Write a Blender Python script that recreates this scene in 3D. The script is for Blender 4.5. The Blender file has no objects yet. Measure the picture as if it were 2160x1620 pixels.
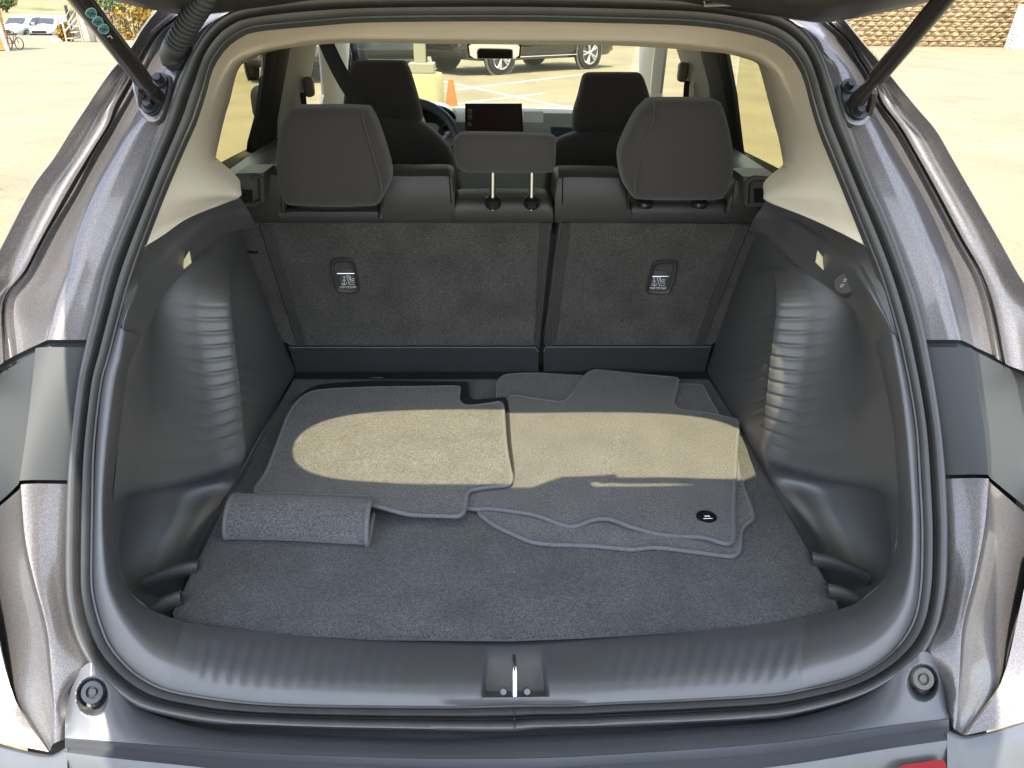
import bpy, bmesh, math, random
from mathutils import Vector, Matrix
from mathutils.geometry import tessellate_polygon
random.seed(7)
S = bpy.context.scene
C = S.collection
# ------------------------------------------------------------------ camera
F=1600.35; PITCH=math.radians(26.665); YAW=math.radians(1.826); ROLL=math.radians(.673); CX=-.0293; H=1.57
def _basis():
    cy,sy=math.cos(YAW),math.sin(YAW)
    f=Vector((math.cos(PITCH)*sy,math.cos(PITCH)*cy,-math.sin(PITCH))); r0=Vector((cy,-sy,0.))
    u0=r0.cross(f); r=math.cos(ROLL)*r0+math.sin(ROLL)*u0; u=r.cross(f)
    return r,u,f
R_,U_,F_=_basis()
cam=bpy.data.cameras.new('camera'); camo=bpy.data.objects.new('camera',cam); C.objects.link(camo)
cam.sensor_width=36; cam.lens=36*F/2160; cam.clip_start=.02; cam.clip_end=3000
camo.matrix_world=Matrix(((R_.x,U_.x,-F_.x,CX),(R_.y,U_.y,-F_.y,0),(R_.z,U_.z,-F_.z,H),(0,0,0,1)))
S.camera=camo
# ------------------------------------------------------------------ light
SX,SY=.056,.33                      # sideways and forward travel of sunlight per metre of drop
sd=Vector((SX,SY,-1)).normalized()
elev=math.asin(-sd.z); az=math.atan2(-sd.x,-sd.y)   # direction towards the sun, from +Y clockwise
W=bpy.data.worlds.new('World'); S.world=W; W.use_nodes=True
nt=W.node_tree; bg=nt.nodes['Background']
sky=nt.nodes.new('ShaderNodeTexSky'); sky.sky_type='NISHITA'; sky.sun_disc=False
sky.sun_elevation=elev; sky.sun_rotation=az; sky.air_density=1.0; sky.dust_density=1.2; sky.altitude=100
hsv=nt.nodes.new('ShaderNodeHueSaturation'); hsv.inputs['Saturation'].default_value=.52; nt.links.new(sky.outputs[0],hsv.inputs['Color']); nt.links.new(hsv.outputs[0],bg.inputs[0]); bg.inputs[1].default_value=.15
sl=bpy.data.lights.new('sun','SUN'); sl.energy=2.6; sl.angle=math.radians(.53); sl.color=(1,.93,.80)
so=bpy.data.objects.new('sun',sl); C.objects.link(so); so.rotation_euler=sd.to_track_quat('-Z','Y').to_euler()
S.view_settings.view_transform='Standard'; S.view_settings.look='None'; S.view_settings.exposure=2.05; S.view_settings.gamma=1
S.view_settings.use_curve_mapping=False
S.cycles.use_denoising=True; S.cycles.max_bounces=10; S.cycles.diffuse_bounces=5; S.cycles.transparent_max_bounces=16
S.cycles.caustics_reflective=False; S.cycles.caustics_refractive=False; S.cycles.sample_clamp_indirect=6

# ------------------------------------------------------------------ rays through the photograph, cut with real planes
def ray(px,py): return F_+(px-1080)/F*R_+(810-py)/F*U_
O_=Vector((CX,0,H))
def onY(px,py,y): d=ray(px,py); return O_+d*(y/d.y)
def onZ(px,py,z): d=ray(px,py); return O_+d*((z-H)/d.z)
def onX(px,py,x): d=ray(px,py); return O_+d*((x-CX)/d.x)
def onS(px,py,o=0.): d=ray(px,py); return O_+d*((1.305+o)/(d.y-.745*d.z))   # the slanted plane of the tailgate opening
def onT(px,py,y0,s,z0=.76): # plane y = y0 - s*(z-z0)
    d=ray(px,py); return O_+d*((y0-s*(H-z0))/(d.y+s*d.z))
SN=Vector((0,-1,.745)).normalized()     # the opening's outward normal

# ------------------------------------------------------------------ materials
MATS={}
def mat(name,col,rough=.5,metal=0.,var=0.,vscale=20.,bump=0.,bscale=200.,coat=0.,spec=.5,col2=None,bdist=.001,sheen=0.,stretch=None,detail=4.,trans=0.):
    if name in MATS: return MATS[name]
    m=bpy.data.materials.new(name); m.use_nodes=True; n=m.node_tree.nodes; l=m.node_tree.links; b=n['Principled BSDF']
    b.inputs['Base Color'].default_value=(*col,1); b.inputs['Roughness'].default_value=rough; b.inputs['Metallic'].default_value=metal
    b.inputs['Coat Weight'].default_value=coat; b.inputs['Coat Roughness'].default_value=.06; b.inputs['Specular IOR Level'].default_value=spec
    b.inputs['Sheen Weight'].default_value=sheen
    tc=n.new('ShaderNodeTexCoord'); src=tc.outputs['Object']
    if stretch:
        mp=n.new('ShaderNodeMapping'); mp.inputs['Scale'].default_value=stretch; l.new(src,mp.inputs[0]); src=mp.outputs[0]
    if var>0 or col2:
        t=n.new('ShaderNodeTexNoise'); t.inputs['Scale'].default_value=vscale; t.inputs['Detail'].default_value=detail; t.inputs['Roughness'].default_value=.65; l.new(src,t.inputs['Vector'])
        r=n.new('ShaderNodeValToRGB'); l.new(t.outputs[0],r.inputs[0]); r.color_ramp.elements[0].position=.32; r.color_ramp.elements[1].position=.68
        c2=col2 or tuple(min(1,c*(1+var)) for c in col); c1=tuple(c*(1-var) for c in col)
        r.color_ramp.elements[0].color=(*c1,1); r.color_ramp.elements[1].color=(*c2,1); l.new(r.outputs[0],b.inputs['Base Color'])
    if bump>0:
        t2=n.new('ShaderNodeTexNoise'); t2.inputs['Scale'].default_value=bscale; t2.inputs['Detail'].default_value=3; l.new(src,t2.inputs['Vector'])
        bp=n.new('ShaderNodeBump'); bp.inputs['Strength'].default_value=bump; bp.inputs['Distance'].default_value=bdist
        l.new(t2.outputs[0],bp.inputs['Height']); l.new(bp.outputs[0],b.inputs['Normal'])
    MATS[name]=m; return m
def paint(name,col,flake=.35,metal=.75,rough=.32):
    m=mat(name,col,rough,metal,coat=.8 if rough>.35 else 1.0); n=m.node_tree.nodes; l=m.node_tree.links; b=n['Principled BSDF']
    tc=n.new('ShaderNodeTexCoord'); v=n.new('ShaderNodeTexVoronoi'); v.inputs['Scale'].default_value=1300; l.new(tc.outputs['Object'],v.inputs['Vector'])
    r=n.new('ShaderNodeValToRGB'); l.new(v.outputs['Color'],r.inputs[0])
    r.color_ramp.elements[0].position=.3; r.color_ramp.elements[1].position=.9
    r.color_ramp.elements[0].color=(*[c*(1-flake*.5) for c in col],1); r.color_ramp.elements[1].color=(*[min(1,c*(1+flake*1.6)) for c in col],1)
    l.new(r.outputs[0],b.inputs['Base Color'])
    nz=n.new('ShaderNodeTexNoise'); nz.inputs['Scale'].default_value=900; l.new(tc.outputs['Object'],nz.inputs['Vector'])
    bp=n.new('ShaderNodeBump'); bp.inputs['Strength'].default_value=.03; bp.inputs['Distance'].default_value=.0004; l.new(nz.outputs[0],bp.inputs['Height']); l.new(bp.outputs[0],b.inputs['Normal'])
    return m
def glass(name,tint,refl=.09):
    m=bpy.data.materials.new(name); m.use_nodes=True; n=m.node_tree.nodes; l=m.node_tree.links; n.remove(n['Principled BSDF'])
    t=n.new('ShaderNodeBsdfTransparent'); t.inputs[0].default_value=(*tint,1); g=n.new('ShaderNodeBsdfGlossy'); g.inputs[1].default_value=.02
    lw=n.new('ShaderNodeLayerWeight'); lw.inputs[0].default_value=.25; mm=n.new('ShaderNodeMath'); mm.operation='MULTIPLY_ADD'; mm.inputs[1].default_value=.2; mm.inputs[2].default_value=refl*.4
    l.new(lw.outputs['Fresnel'],mm.inputs[0]); mx=n.new('ShaderNodeMixShader'); l.new(mm.outputs[0],mx.inputs[0]); l.new(t.outputs[0],mx.inputs[1]); l.new(g.outputs[0],mx.inputs[2])
    l.new(mx.outputs[0],n['Material Output'].inputs[0]); return m
def carpet(name,c1,c2,scale,bscale,bump,rough=.95,blotch=.25):
    m=bpy.data.materials.new(name); m.use_nodes=True; n=m.node_tree.nodes; l=m.node_tree.links; b=n['Principled BSDF']
    b.inputs['Roughness'].default_value=rough; b.inputs['Specular IOR Level'].default_value=.25; b.inputs['Sheen Weight'].default_value=.25; b.inputs['Sheen Roughness'].default_value=.6
    tc=n.new('ShaderNodeTexCoord'); t=n.new('ShaderNodeTexNoise'); t.inputs['Scale'].default_value=scale; t.inputs['Detail'].default_value=5; t.inputs['Roughness'].default_value=.75; l.new(tc.outputs['Object'],t.inputs['Vector'])
    r=n.new('ShaderNodeValToRGB'); r.color_ramp.elements[0].position=.40; r.color_ramp.elements[1].position=.62; r.color_ramp.elements[0].color=(*c1,1); r.color_ramp.elements[1].color=(*c2,1); l.new(t.outputs[0],r.inputs[0])
    t3=n.new('ShaderNodeTexNoise'); t3.inputs['Scale'].default_value=14; t3.inputs['Detail'].default_value=3; l.new(tc.outputs['Object'],t3.inputs['Vector'])
    mr=n.new('ShaderNodeMapRange'); mr.inputs['From Min'].default_value=.3; mr.inputs['From Max'].default_value=.7; mr.inputs['To Min'].default_value=1-blotch; mr.inputs['To Max'].default_value=1+blotch; l.new(t3.outputs[0],mr.inputs[0])
    mu=n.new('ShaderNodeVectorMath'); mu.operation='SCALE'; l.new(r.outputs[0],mu.inputs[0]); l.new(mr.outputs[0],mu.inputs['Scale']); l.new(mu.outputs[0],b.inputs['Base Color'])
    t2=n.new('ShaderNodeTexNoise'); t2.inputs['Scale'].default_value=bscale; t2.inputs['Detail'].default_value=4; l.new(tc.outputs['Object'],t2.inputs['Vector'])
    bp=n.new('ShaderNodeBump'); bp.inputs['Strength'].default_value=bump; bp.inputs['Distance'].default_value=.002; l.new(t2.outputs[0],bp.inputs['Height']); l.new(bp.outputs[0],b.inputs['Normal'])
    MATS[name]=m; return m
def weave(name,col,scale,rough=.85):
    m=mat(name,col,rough,var=.05,vscale=8,spec=.3,sheen=.25); n=m.node_tree.nodes; l=m.node_tree.links; b=n['Principled BSDF']
    tc=n.new('ShaderNodeTexCoord'); hs=[]
    for ax in ('X','Z'):
        w=n.new('ShaderNodeTexWave'); w.bands_direction=ax; w.inputs['Scale'].default_value=scale; w.inputs['Distortion'].default_value=1.5; w.inputs['Detail'].default_value=1; l.new(tc.outputs['Object'],w.inputs['Vector']); hs.append(w)
    ad=n.new('ShaderNodeMath'); ad.operation='ADD'; l.new(hs[0].outputs[1],ad.inputs[0]); l.new(hs[1].outputs[1],ad.inputs[1])
    bp=n.new('ShaderNodeBump'); bp.inputs['Strength'].default_value=.35; bp.inputs['Distance'].default_value=.0006; l.new(ad.outputs[0],bp.inputs['Height']); l.new(bp.outputs[0],b.inputs['Normal'])
    return m
M_PAINT=paint('grey_pearl_paint',(.168,.157,.156),flake=.35,metal=.57,rough=.36)
M_BLKPANEL=mat('dark_panel_paint',(.042,.046,.048),.55,0,spec=.4,bump=.05,bscale=800)
M_PLASTIC=mat('black_grained_plastic',(.060,.061,.064),.46,var=.08,bump=.22,bscale=1100,bdist=.0004,spec=1.3)
M_BUMPER=mat('bumper_plastic',(.085,.09,.098),.38,spec=1.0,var=.07,vscale=9,bump=.12,bscale=900,bdist=.0003)
M_SILL=mat('grained_plastic_lit',(.078,.080,.084),.46,var=.06,vscale=14,bump=.22,bscale=1100,bdist=.0004,spec=1.0)  # same plastic as the trim, colour lightened for the light on the sill
M_GLOSS=mat('gloss_black_plastic',(.012,.012,.013),.12)
M_RUBBER=mat('seal_rubber',(.05,.05,.05),.40,spec=.9,var=.12,vscale=30,bump=.12,bscale=500,bdist=.0004)
M_RUBBER2=mat('boot_rubber',(.035,.036,.038),.5,var=.1)
M_BEIGE=mat('beige_pillar_plastic',(.82,.75,.63),.6,var=.03,vscale=8,bump=.15,bscale=900,bdist=.0003)
M_HEADL=mat('beige_headliner_cloth',(.82,.73,.58),.9,var=.04,vscale=60,bump=.2,bscale=700)
M_GREYB=mat('pale_pillar_plastic',(.42,.41,.34),.6,bump=.1,bscale=700)
M_CARPET=carpet('cargo_carpet',(.018,.020,.022),(.108,.112,.117),370,800,1.)
M_BACK=carpet('seat_back_felt',(.02,.0185,.017),(.098,.090,.082),370,800,1.)
M_MAT=carpet('floor_mat_pile',(.048,.049,.052),(.18,.18,.184),360,900,.8,blotch=.12)
M_MATD=mat('mat_rubber_backing',(.012,.012,.013),.7,bump=.4,bscale=900)
M_BIND=mat('mat_binding_yarn',(.14,.142,.155),.85,var=.25,vscale=500)
M_VINYL=mat('seat_vinyl',(.045,.043,.042),.5,var=.06,bump=.3,bscale=900,bdist=.0004)
M_CLOTH=weave('seat_cloth',(.052,.048,.046),420)
M_CLOTHD=weave('front_seat_cloth',(.078,.070,.065),420)
M_BELT=mat('belt_webbing',(.018,.016,.015),.75,bump=.3,bscale=600)
M_CHROME=mat('chrome',(.8,.8,.78),.12,1)
M_STEEL=mat('dark_steel_bolt',(.07,.075,.08),.35,.8)
M_STRUT=mat('strut_black_enamel',(.022,.018,.017),.28,coat=.3)
M_TRIMSH=mat('ledge_trim_grey_green',(.12,.135,.125),.35,bump=.1,bscale=900,bdist=.0003)
M_DASH=mat('dashboard_vinyl',(.42,.43,.37),.6,bump=.1,bscale=400)
M_WHITE=mat('white_print',(.75,.77,.78),.5)
M_TEAL=mat('teal_warning_print',(.10,.24,.29),.5)
M_RED=mat('red_reflector',(.22,.0,.004),.35,spec=.25)
M_GTINT=glass('privacy_glass',(.66,.63,.40))
M_GTINT2=glass('tailgate_glass',(.88,.83,.56))
M_GCLEAR=glass('windscreen_glass',(.88,.87,.72),.05)
M_FRAME=mat('matt_black_frame',(.012,.012,.012),.6,spec=.15)
M_TAG=mat('lamp_diffuser',(.8,.74,.5),.3)

# ------------------------------------------------------------------ mesh helpers
def tag(o,label=None,cat=None,group=None,kind=None):
    for k,v in (('label',label),('category',cat),('group',group),('kind',kind)):
        if v: o[k]=v
    return o
def empty(name,loc=(0,0,0)):
    o=bpy.data.objects.new(name,None); C.objects.link(o); o.location=loc; o.empty_display_size=.1; return o
def obj(name,vs,fs,m,parent=None,smooth=True,angle=40):
    me=bpy.data.meshes.new(name); me.from_pydata([tuple(v) for v in vs],[],fs); me.validate()
    bm=bmesh.new(); bm.from_mesh(me); bmesh.ops.recalc_face_normals(bm,faces=bm.faces) if len(bm.faces)<60000 else None
    bm.to_mesh(me); bm.free()
    ms=m if isinstance(m,(list,tuple)) else [m]
    for x in ms: me.materials.append(x)
    o=bpy.data.objects.new(name,me); C.objects.link(o)
    if smooth:
        for p in me.polygons: p.use_smooth=True
        try: me.set_sharp_from_angle(angle=math.radians(angle))
        except Exception: pass
    if parent:
        o.parent=parent
        pl=Vector((0,0,0)); q=parent
        while q is not None: pl+=Vector(q.location); q=q.parent
        if pl.length>0: o.location=-pl   # keep world-space vertices where they were measured
    return o
class B:
    """collects several shapes into one mesh"""
    def __init__(s): s.v=[]; s.f=[]
    def add(s,vs,fs): k=len(s.v); s.v+=[Vector(v) for v in vs]; s.f+=[tuple(i+k for i in f) for f in fs]; return s
    def out(s,name,m,parent=None,**k): return obj(name,s.v,s.f,m,parent,**k)
    def xf(s,M): s.v=[M@v for v in s.v]; return s
def box(c,sz,rot=None,bev=0.):
    bm=bmesh.new(); bmesh.ops.create_cube(bm,size=1)
    for v in bm.verts: v.co=Vector((v.co.x*sz[0],v.co.y*sz[1],v.co.z*sz[2]))
    if bev>0: bmesh.ops.bevel(bm,geom=bm.edges[:],offset=bev,segments=3,profile=.5,affect='EDGES')
    vs=[v.co.copy() for v in bm.verts]; fs=[[v.index for v in f.verts] for f in bm.faces]; bm.free()
    if rot is not None: vs=[rot@v for v in vs]
    return [v+Vector(c) for v in vs],fs
def tube(path,r,n=10,closed=False,caps=True,flat=None):
    path=[Vector(p) for p in path]; N=len(path); vs=[];fs=[]; up=None
    for i,p in enumerate(path):
        a=path[(i-1)%N] if (closed or i>0) else p; b=path[(i+1)%N] if (closed or i<N-1) else p
        t=(b-a).normalized()
        if up is None:
            up=Vector((0,0,1)) if abs(t.z)<.9 else Vector((1,0,0))
        x=t.cross(up).normalized(); up=x.cross(t).normalized()
        rr=r[i] if isinstance(r,(list,tuple)) else r
        for k in range(n):
            an=2*math.pi*k/n; vs.append(p+x*math.cos(an)*rr*(flat if flat else 1)+up*math.sin(an)*rr)
    for i in range(N if closed else N-1):
        for k in range(n):
            j=(i+1)%N; fs.append((i*n+k,i*n+(k+1)%n,j*n+(k+1)%n,j*n+k))
    if caps and not closed: fs.append(tuple(range(n))[::-1]); fs.append(tuple((N-1)*n+k for k in range(n)))
    return vs,fs
def cyl(c,axis,r,h,n=24,r2=None,bev=0):
    c=Vector(c); a=Vector(axis).normalized(); r2=r if r2 is None else r2
    if bev: return tube([c-a*h/2,c-a*(h/2-.0001),c-a*(h/2-bev),c+a*(h/2-bev),c+a*(h/2-.0001),c+a*h/2],[r-bev,r-bev*.9,r,r2,r2-bev*.9,r2-bev],n)
    return tube([c-a*h/2,c+a*h/2],[r,r2],n)
def lathe(c,axis,prof,n=24,sc=None):
    a=Vector(axis).normalized(); x=a.orthogonal().normalized(); y=a.cross(x); c=Vector(c); vs=[];fs=[]
    for (r,h) in prof:
        for k in range(n):
            an=2*math.pi*k/n; vs.append(c+a*h+(x*math.cos(an)+y*math.sin(an))*r)
    for i in range(len(prof)-1):
        for k in range(n): fs.append((i*n+k,i*n+(k+1)%n,(i+1)*n+(k+1)%n,(i+1)*n+k))
    return vs,fs
def cr(p0,p1,p2,p3,t):
    return .5*((2*p1)+(p2-p0)*t+(2*p0-5*p1+4*p2-p3)*t*t+(3*p1-p0-3*p2+p3)*t**3)
def crl(P,n,closed=False,lin=False):
    """Catmull-Rom through the points, n steps per span"""
    P=[Vector(p) for p in P]; N=len(P); out=[]
    for i in range(N if closed else N-1):
        if closed: a,b,c,d=P[i-1],P[i],P[(i+1)%N],P[(i+2)%N]
        else:
            b,c=P[i],P[i+1]; a=P[i-1] if i>0 else b*2-c; d=P[i+2] if i+2<N else c*2-b
        for k in range(n):
            t=k/n; out.append(b.lerp(c,t) if lin else cr(a,b,c,d,t))
    if not closed: out.append(P[-1])
    return out
def resamp(P,n,closed=True):
    P=[Vector(p) for p in P]; Q=P+[P[0]] if closed else P; L=[0]
    for a,b in zip(Q,Q[1:]): L.append(L[-1]+(b-a).length)
    out=[];j=0; m=n if closed else n-1
    for i in range(n):
        t=L[-1]*i/m
        while j<len(L)-2 and L[j+1]<t: j+=1
        d=L[j+1]-L[j]; out.append(Q[j].lerp(Q[j+1],(t-L[j])/d if d else 0))
    return out
def grid(G,nu,nv,linu=False,linv=False,disp=None,un=onS):
    """G rows of (px,py,off): refined in both directions, then cut with the plane family un"""
    rows=[crl([Vector(p) for p in r],nv,lin=linv) for r in G]
    cols=[crl([r[j] for r in rows],nu,lin=linu) for j in range(len(rows[0]))]
    nr=len(cols[0]); nc=len(cols); vs=[]
    for i in range(nr):
        for j in range(nc):
            p=cols[j][i]; o=p[2]+(disp(p[0],p[1]) if disp else 0); vs.append(un(p[0],p[1],o))
    fs=[(i*nc+j,i*nc+j+1,(i+1)*nc+j+1,(i+1)*nc+j) for i in range(nr-1) for j in range(nc-1)]
    return vs,fs
def grid3(G,nu,nv,linu=False,linv=False,disp=None):
    rows=[crl(r,nv,lin=linv) for r in G]; cols=[crl([r[j] for r in rows],nu,lin=linu) for j in range(len(rows[0]))]
    nr=len(cols[0]); nc=len(cols); vs=[]
    for i in range(nr):
        for j in range(nc): vs.append(cols[j][i]+(disp(i/(nr-1),j/(nc-1)) if disp else Vector((0,0,0))))
    fs=[(i*nc+j,i*nc+j+1,(i+1)*nc+j+1,(i+1)*nc+j) for i in range(nr-1) for j in range(nc-1)]
    return vs,fs
def loft(rings,closed=True,cap0=False,cap1=False):
    n=len(rings[0]); vs=[v for r in rings for v in r]; fs=[]
    for i in range(len(rings)-1):
        for k in range(n if closed else n-1): fs.append((i*n+k,i*n+(k+1)%n,(i+1)*n+(k+1)%n,(i+1)*n+k))
    if cap0: fs.append(tuple(range(n))[::-1])
    if cap1: fs.append(tuple((len(rings)-1)*n+k for k in range(n)))
    return vs,fs
def prism(pts,vec,bev=0):
    """polygon (3-D points, one plane) extruded by vec; concave outlines allowed"""
    pts=[Vector(p) for p in pts]; n=len(pts); vec=Vector(vec)
    tri=tessellate_polygon([pts]); vs=pts+[p+vec for p in pts]
    fs=[tuple(t) for t in tri]+[tuple(i+n for i in reversed(t)) for t in tri]+[(i,(i+1)%n,(i+1)%n+n,i+n) for i in range(n)]
    return vs,fs
def pillow(out,depth,bulge,inset=.14,n=72,back=True,edge=.35):
    """soft cushion: front outline in one plane (list of points), thickness vector depth, front bulging against depth"""
    P=resamp(crl(out,6,closed=True),n); c=sum(P,Vector((0,0,0)))/n; D=Vector(depth); dn=D.normalized()
    R=[]
    for s,t in ((.001,-bulge),(.35,-bulge*.97),(.6,-bulge*.88),(.8,-bulge*.62),(.9,-bulge*.3),(.96,.02*D.length),(.99,.12*D.length),(1,.25*D.length),(1,.6*D.length),(.985,.78*D.length),(.95,.9*D.length),(.88,.97*D.length),(.6,D.length+bulge*.3),(.001,D.length+bulge*.4)):
        R.append([c+(p-c)*s+dn*t for p in P])
    return loft(R)
def dens(P,step):
    P=[Vector(p) for p in P]; L=sum((a-b).length for a,b in zip(P,P[1:]+P[:1])); return resamp(P,max(8,int(L/step)))
def text(s,size,M,m,name,parent,ext=.0006):
    cu=bpy.data.curves.new('t','FONT'); cu.body=s; cu.size=size; cu.extrude=ext; cu.align_x='CENTER'; cu.align_y='CENTER'
    o=bpy.data.objects.new('t',cu); C.objects.link(o); dg=bpy.context.evaluated_depsgraph_get(); dg.update()
    me=bpy.data.meshes.new_from_object(o.evaluated_get(dg)); vs=[M@v.co for v in me.vertices]; fs=[tuple(p.vertices) for p in me.polygons]
    bpy.data.objects.remove(o); return obj(name,vs,fs,m,parent,smooth=False)
def frame_at(c,x,y):
    x=Vector(x).normalized(); y=Vector(y); y=(y-x*y.dot(x)).normalized(); z=x.cross(y); c=Vector(c)
    return Matrix(((x.x,y.x,z.x,c.x),(x.y,y.y,z.y,c.y),(x.z,y.z,z.z,c.z),(0,0,0,1)))

# ================================================================== THE PLACE: car park, wall, hillside
def asphalt():
    m=bpy.data.materials.new('sunbleached_asphalt'); m.use_nodes=True; n=m.node_tree.nodes; l=m.node_tree.links; b=n['Principled BSDF']
    b.inputs['Roughness'].default_value=.9
    tc=n.new('ShaderNodeTexCoord'); a=n.new('ShaderNodeTexNoise'); a.inputs['Scale'].default_value=34; a.inputs['Detail'].default_value=9; a.inputs['Roughness'].default_value=.8; l.new(tc.outputs['Object'],a.inputs['Vector'])
    r=n.new('ShaderNodeValToRGB'); r.color_ramp.elements[0].position=.33; r.color_ramp.elements[1].position=.62; r.color_ramp.elements[0].color=(.13,.11,.065,1); r.color_ramp.elements[1].color=(.245,.215,.135,1); l.new(a.outputs[0],r.inputs[0])
    c=n.new('ShaderNodeTexNoise'); c.inputs['Scale'].default_value=.8; c.inputs['Detail'].default_value=8; mp=n.new('ShaderNodeMapping'); mp.inputs['Scale'].default_value=(1,.7,1); l.new(tc.outputs['Object'],mp.inputs[0]); l.new(mp.outputs[0],c.inputs['Vector'])
    mr=n.new('ShaderNodeMapRange'); mr.inputs['From Min'].default_value=.3; mr.inputs['From Max'].default_value=.7; mr.inputs['To Min'].default_value=.80; mr.inputs['To Max'].default_value=1.12; l.new(c.outputs[0],mr.inputs[0])
    mu=n.new('ShaderNodeVectorMath'); mu.operation='SCALE'; l.new(r.outputs[0],mu.inputs[0]); l.new(mr.outputs[0],mu.inputs['Scale'])
    # fine cracks
    v=n.new('ShaderNodeTexVoronoi'); v.feature='DISTANCE_TO_EDGE'; v.inputs['Scale'].default_value=.22; dn=n.new('ShaderNodeTexNoise'); dn.inputs['Scale'].default_value=1.2; dn.inputs['Detail'].default_value=5; l.new(tc.outputs['Object'],dn.inputs['Vector'])
    vm=n.new('ShaderNodeVectorMath'); vm.operation='MULTIPLY_ADD'; vm.inputs[1].default_value=(2.2,2.2,2.2); l.new(dn.outputs['Color'],vm.inputs[0]); l.new(tc.outputs['Object'],vm.inputs[2]); l.new(vm.outputs[0],v.inputs['Vector'])
    cr_=n.new('ShaderNodeValToRGB'); cr_.color_ramp.elements[0].position=0; cr_.color_ramp.elements[1].position=.004; cr_.color_ramp.elements[0].color=(.72,.68,.6,1); l.new(v.outputs['Distance'],cr_.inputs[0])
    m2=n.new('ShaderNodeVectorMath'); m2.operation='MULTIPLY'; l.new(mu.outputs[0],m2.inputs[0]); l.new(cr_.outputs[0],m2.inputs[1]); l.new(m2.outputs[0],b.inputs['Base Color'])
    bp=n.new('ShaderNodeBump'); bp.inputs['Strength'].default_value=.5; bp.inputs['Distance'].default_value=.006; l.new(a.outputs[0],bp.inputs['Height']); l.new(bp.outputs[0],b.inputs['Normal'])
    return m
M_ASPH=asphalt()
# car park: level, ends at a dip beyond which the valley floor and hillside lie
lot=[(-60,-60),(70,-60),(70,42),(18,60),(-14,39.5),(-60,37)]
tag(obj('car_park',*prism([(x,y,0) for x,y in lot],(0,0,-.3)),M_ASPH,smooth=False),kind='structure')
tag(obj('sloping_drive',[(-70,36.2,-.004),(-14,39.3,-.004),(-8,70,-1.62),(-90,70,-1.62)],[(0,1,2,3)],M_ASPH,smooth=False),kind='structure')
M_LINE=mat('worn_white_line',(.70,.66,.52),.8,var=.12,vscale=30)
b=B()
for (a,c,w) in (((880,160),(1215,231),.11),((905,196),(1235,156),.10),((905,226),(1150,196),.10),((990,108),(1160,84),.1)):
    p,q=onZ(*a,.004),onZ(*c,.004); d=(q-p).normalized(); s=Vector((-d.y,d.x,0))*w/2
    b.add([p-s,q-s,q+s,p+s],[(0,1,2,3)])
tag(b.out('bay_markings',M_LINE,smooth=False),kind='structure')
# valley and hillside beyond
def hillmat():
    m=bpy.data.materials.new('dry_hillside'); m.use_nodes=True; n=m.node_tree.nodes; l=m.node_tree.links; b=n['Principled BSDF']; b.inputs['Roughness'].default_value=1
    tc=n.new('ShaderNodeTexCoord'); a=n.new('ShaderNodeTexNoise'); a.inputs['Scale'].default_value=.05; a.inputs['Detail'].default_value=8; a.inputs['Roughness'].default_value=.7; l.new(tc.outputs['Object'],a.inputs['Vector'])
    r=n.new('ShaderNodeValToRGB'); e=r.color_ramp.elements; e[0].position=.35; e[0].color=(.07,.08,.03,1); e[1].position=.72; e[1].color=(.26,.18,.10,1)
    k=e.new(.5); k.color=(.17,.16,.07,1); k=e.new(.6); k.color=(.22,.14,.075,1); l.new(a.outputs[0],r.inputs[0]); l.new(r.outputs[0],b.inputs['Base Color']); return m
M_HILL=hillmat(); M_SOIL=mat('ochre_slope',(.20,.10,.03),1,var=.3,vscale=2.,col2=(.27,.18,.05))
def hz(x,y):
    d=math.hypot(x,y); k=min(1,max(0,d-90)/150)
    return -3.4+max(0,d-400)*.045+k*(.5*math.sin(x*.021+1)*math.sin(y*.017)-.5)+max(0,min(1,(d-400)/150))*3*math.sin(x*.03+1)*math.sin(y*.02)
vs=[];fs=[];nx=70;ny=60
for i in range(ny+1):
    for j in range(nx+1):
        y=38+i*i*.24; x=(-1+2*j/nx)*(120+y*.9)
        vs.append((x,y,hz(x,y)))
for i in range(ny):
    for j in range(nx): k=i*(nx+1)+j; fs.append((k,k+1,k+nx+2,k+nx+1))
tag(obj('hills',vs,fs,M_HILL),kind='structure')
vs=[(-900,-900,-3.45),(900,-900,-3.45),(900,45,-3.45),(-900,45,-3.45)]
tag(obj('ground',vs,[(0,1,2,3)],M_HILL,smooth=False),kind='structure')

M_LEAF=mat('dry_green_leaves',(.10,.13,.04),.9,var=.45,vscale=3.); M_LEAFD=mat('dark_green_leaves',(.06,.085,.045),.9,var=.4,vscale=3.)
M_LEAFO=mat('orange_blossom',(.26,.11,.012),.9,var=.4,vscale=5.,col2=(.34,.24,.03)); M_TRUNK=mat('bark',(.14,.10,.07),.95)
def foliage(bb,c,rx,ry,rz,n,sz,rnd):
    for _ in range(n):
        while True:
            p=Vector((rnd.uniform(-1,1),rnd.uniform(-1,1),rnd.uniform(-1,1)))
            if .35<p.length<1: break
        q=Vector(c)+Vector((p.x*rx,p.y*ry,p.z*rz)); a=Vector((rnd.gauss(0,1),rnd.gauss(0,1),rnd.gauss(0,1))).normalized(); x=a.orthogonal().normalized(); y=a.cross(x); s=sz*rnd.uniform(.5,1.3)
        bb.add([q+x*s,q+y*s*.7,q-x*s,q-y*s*.7],[(0,1,2,3)])
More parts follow.
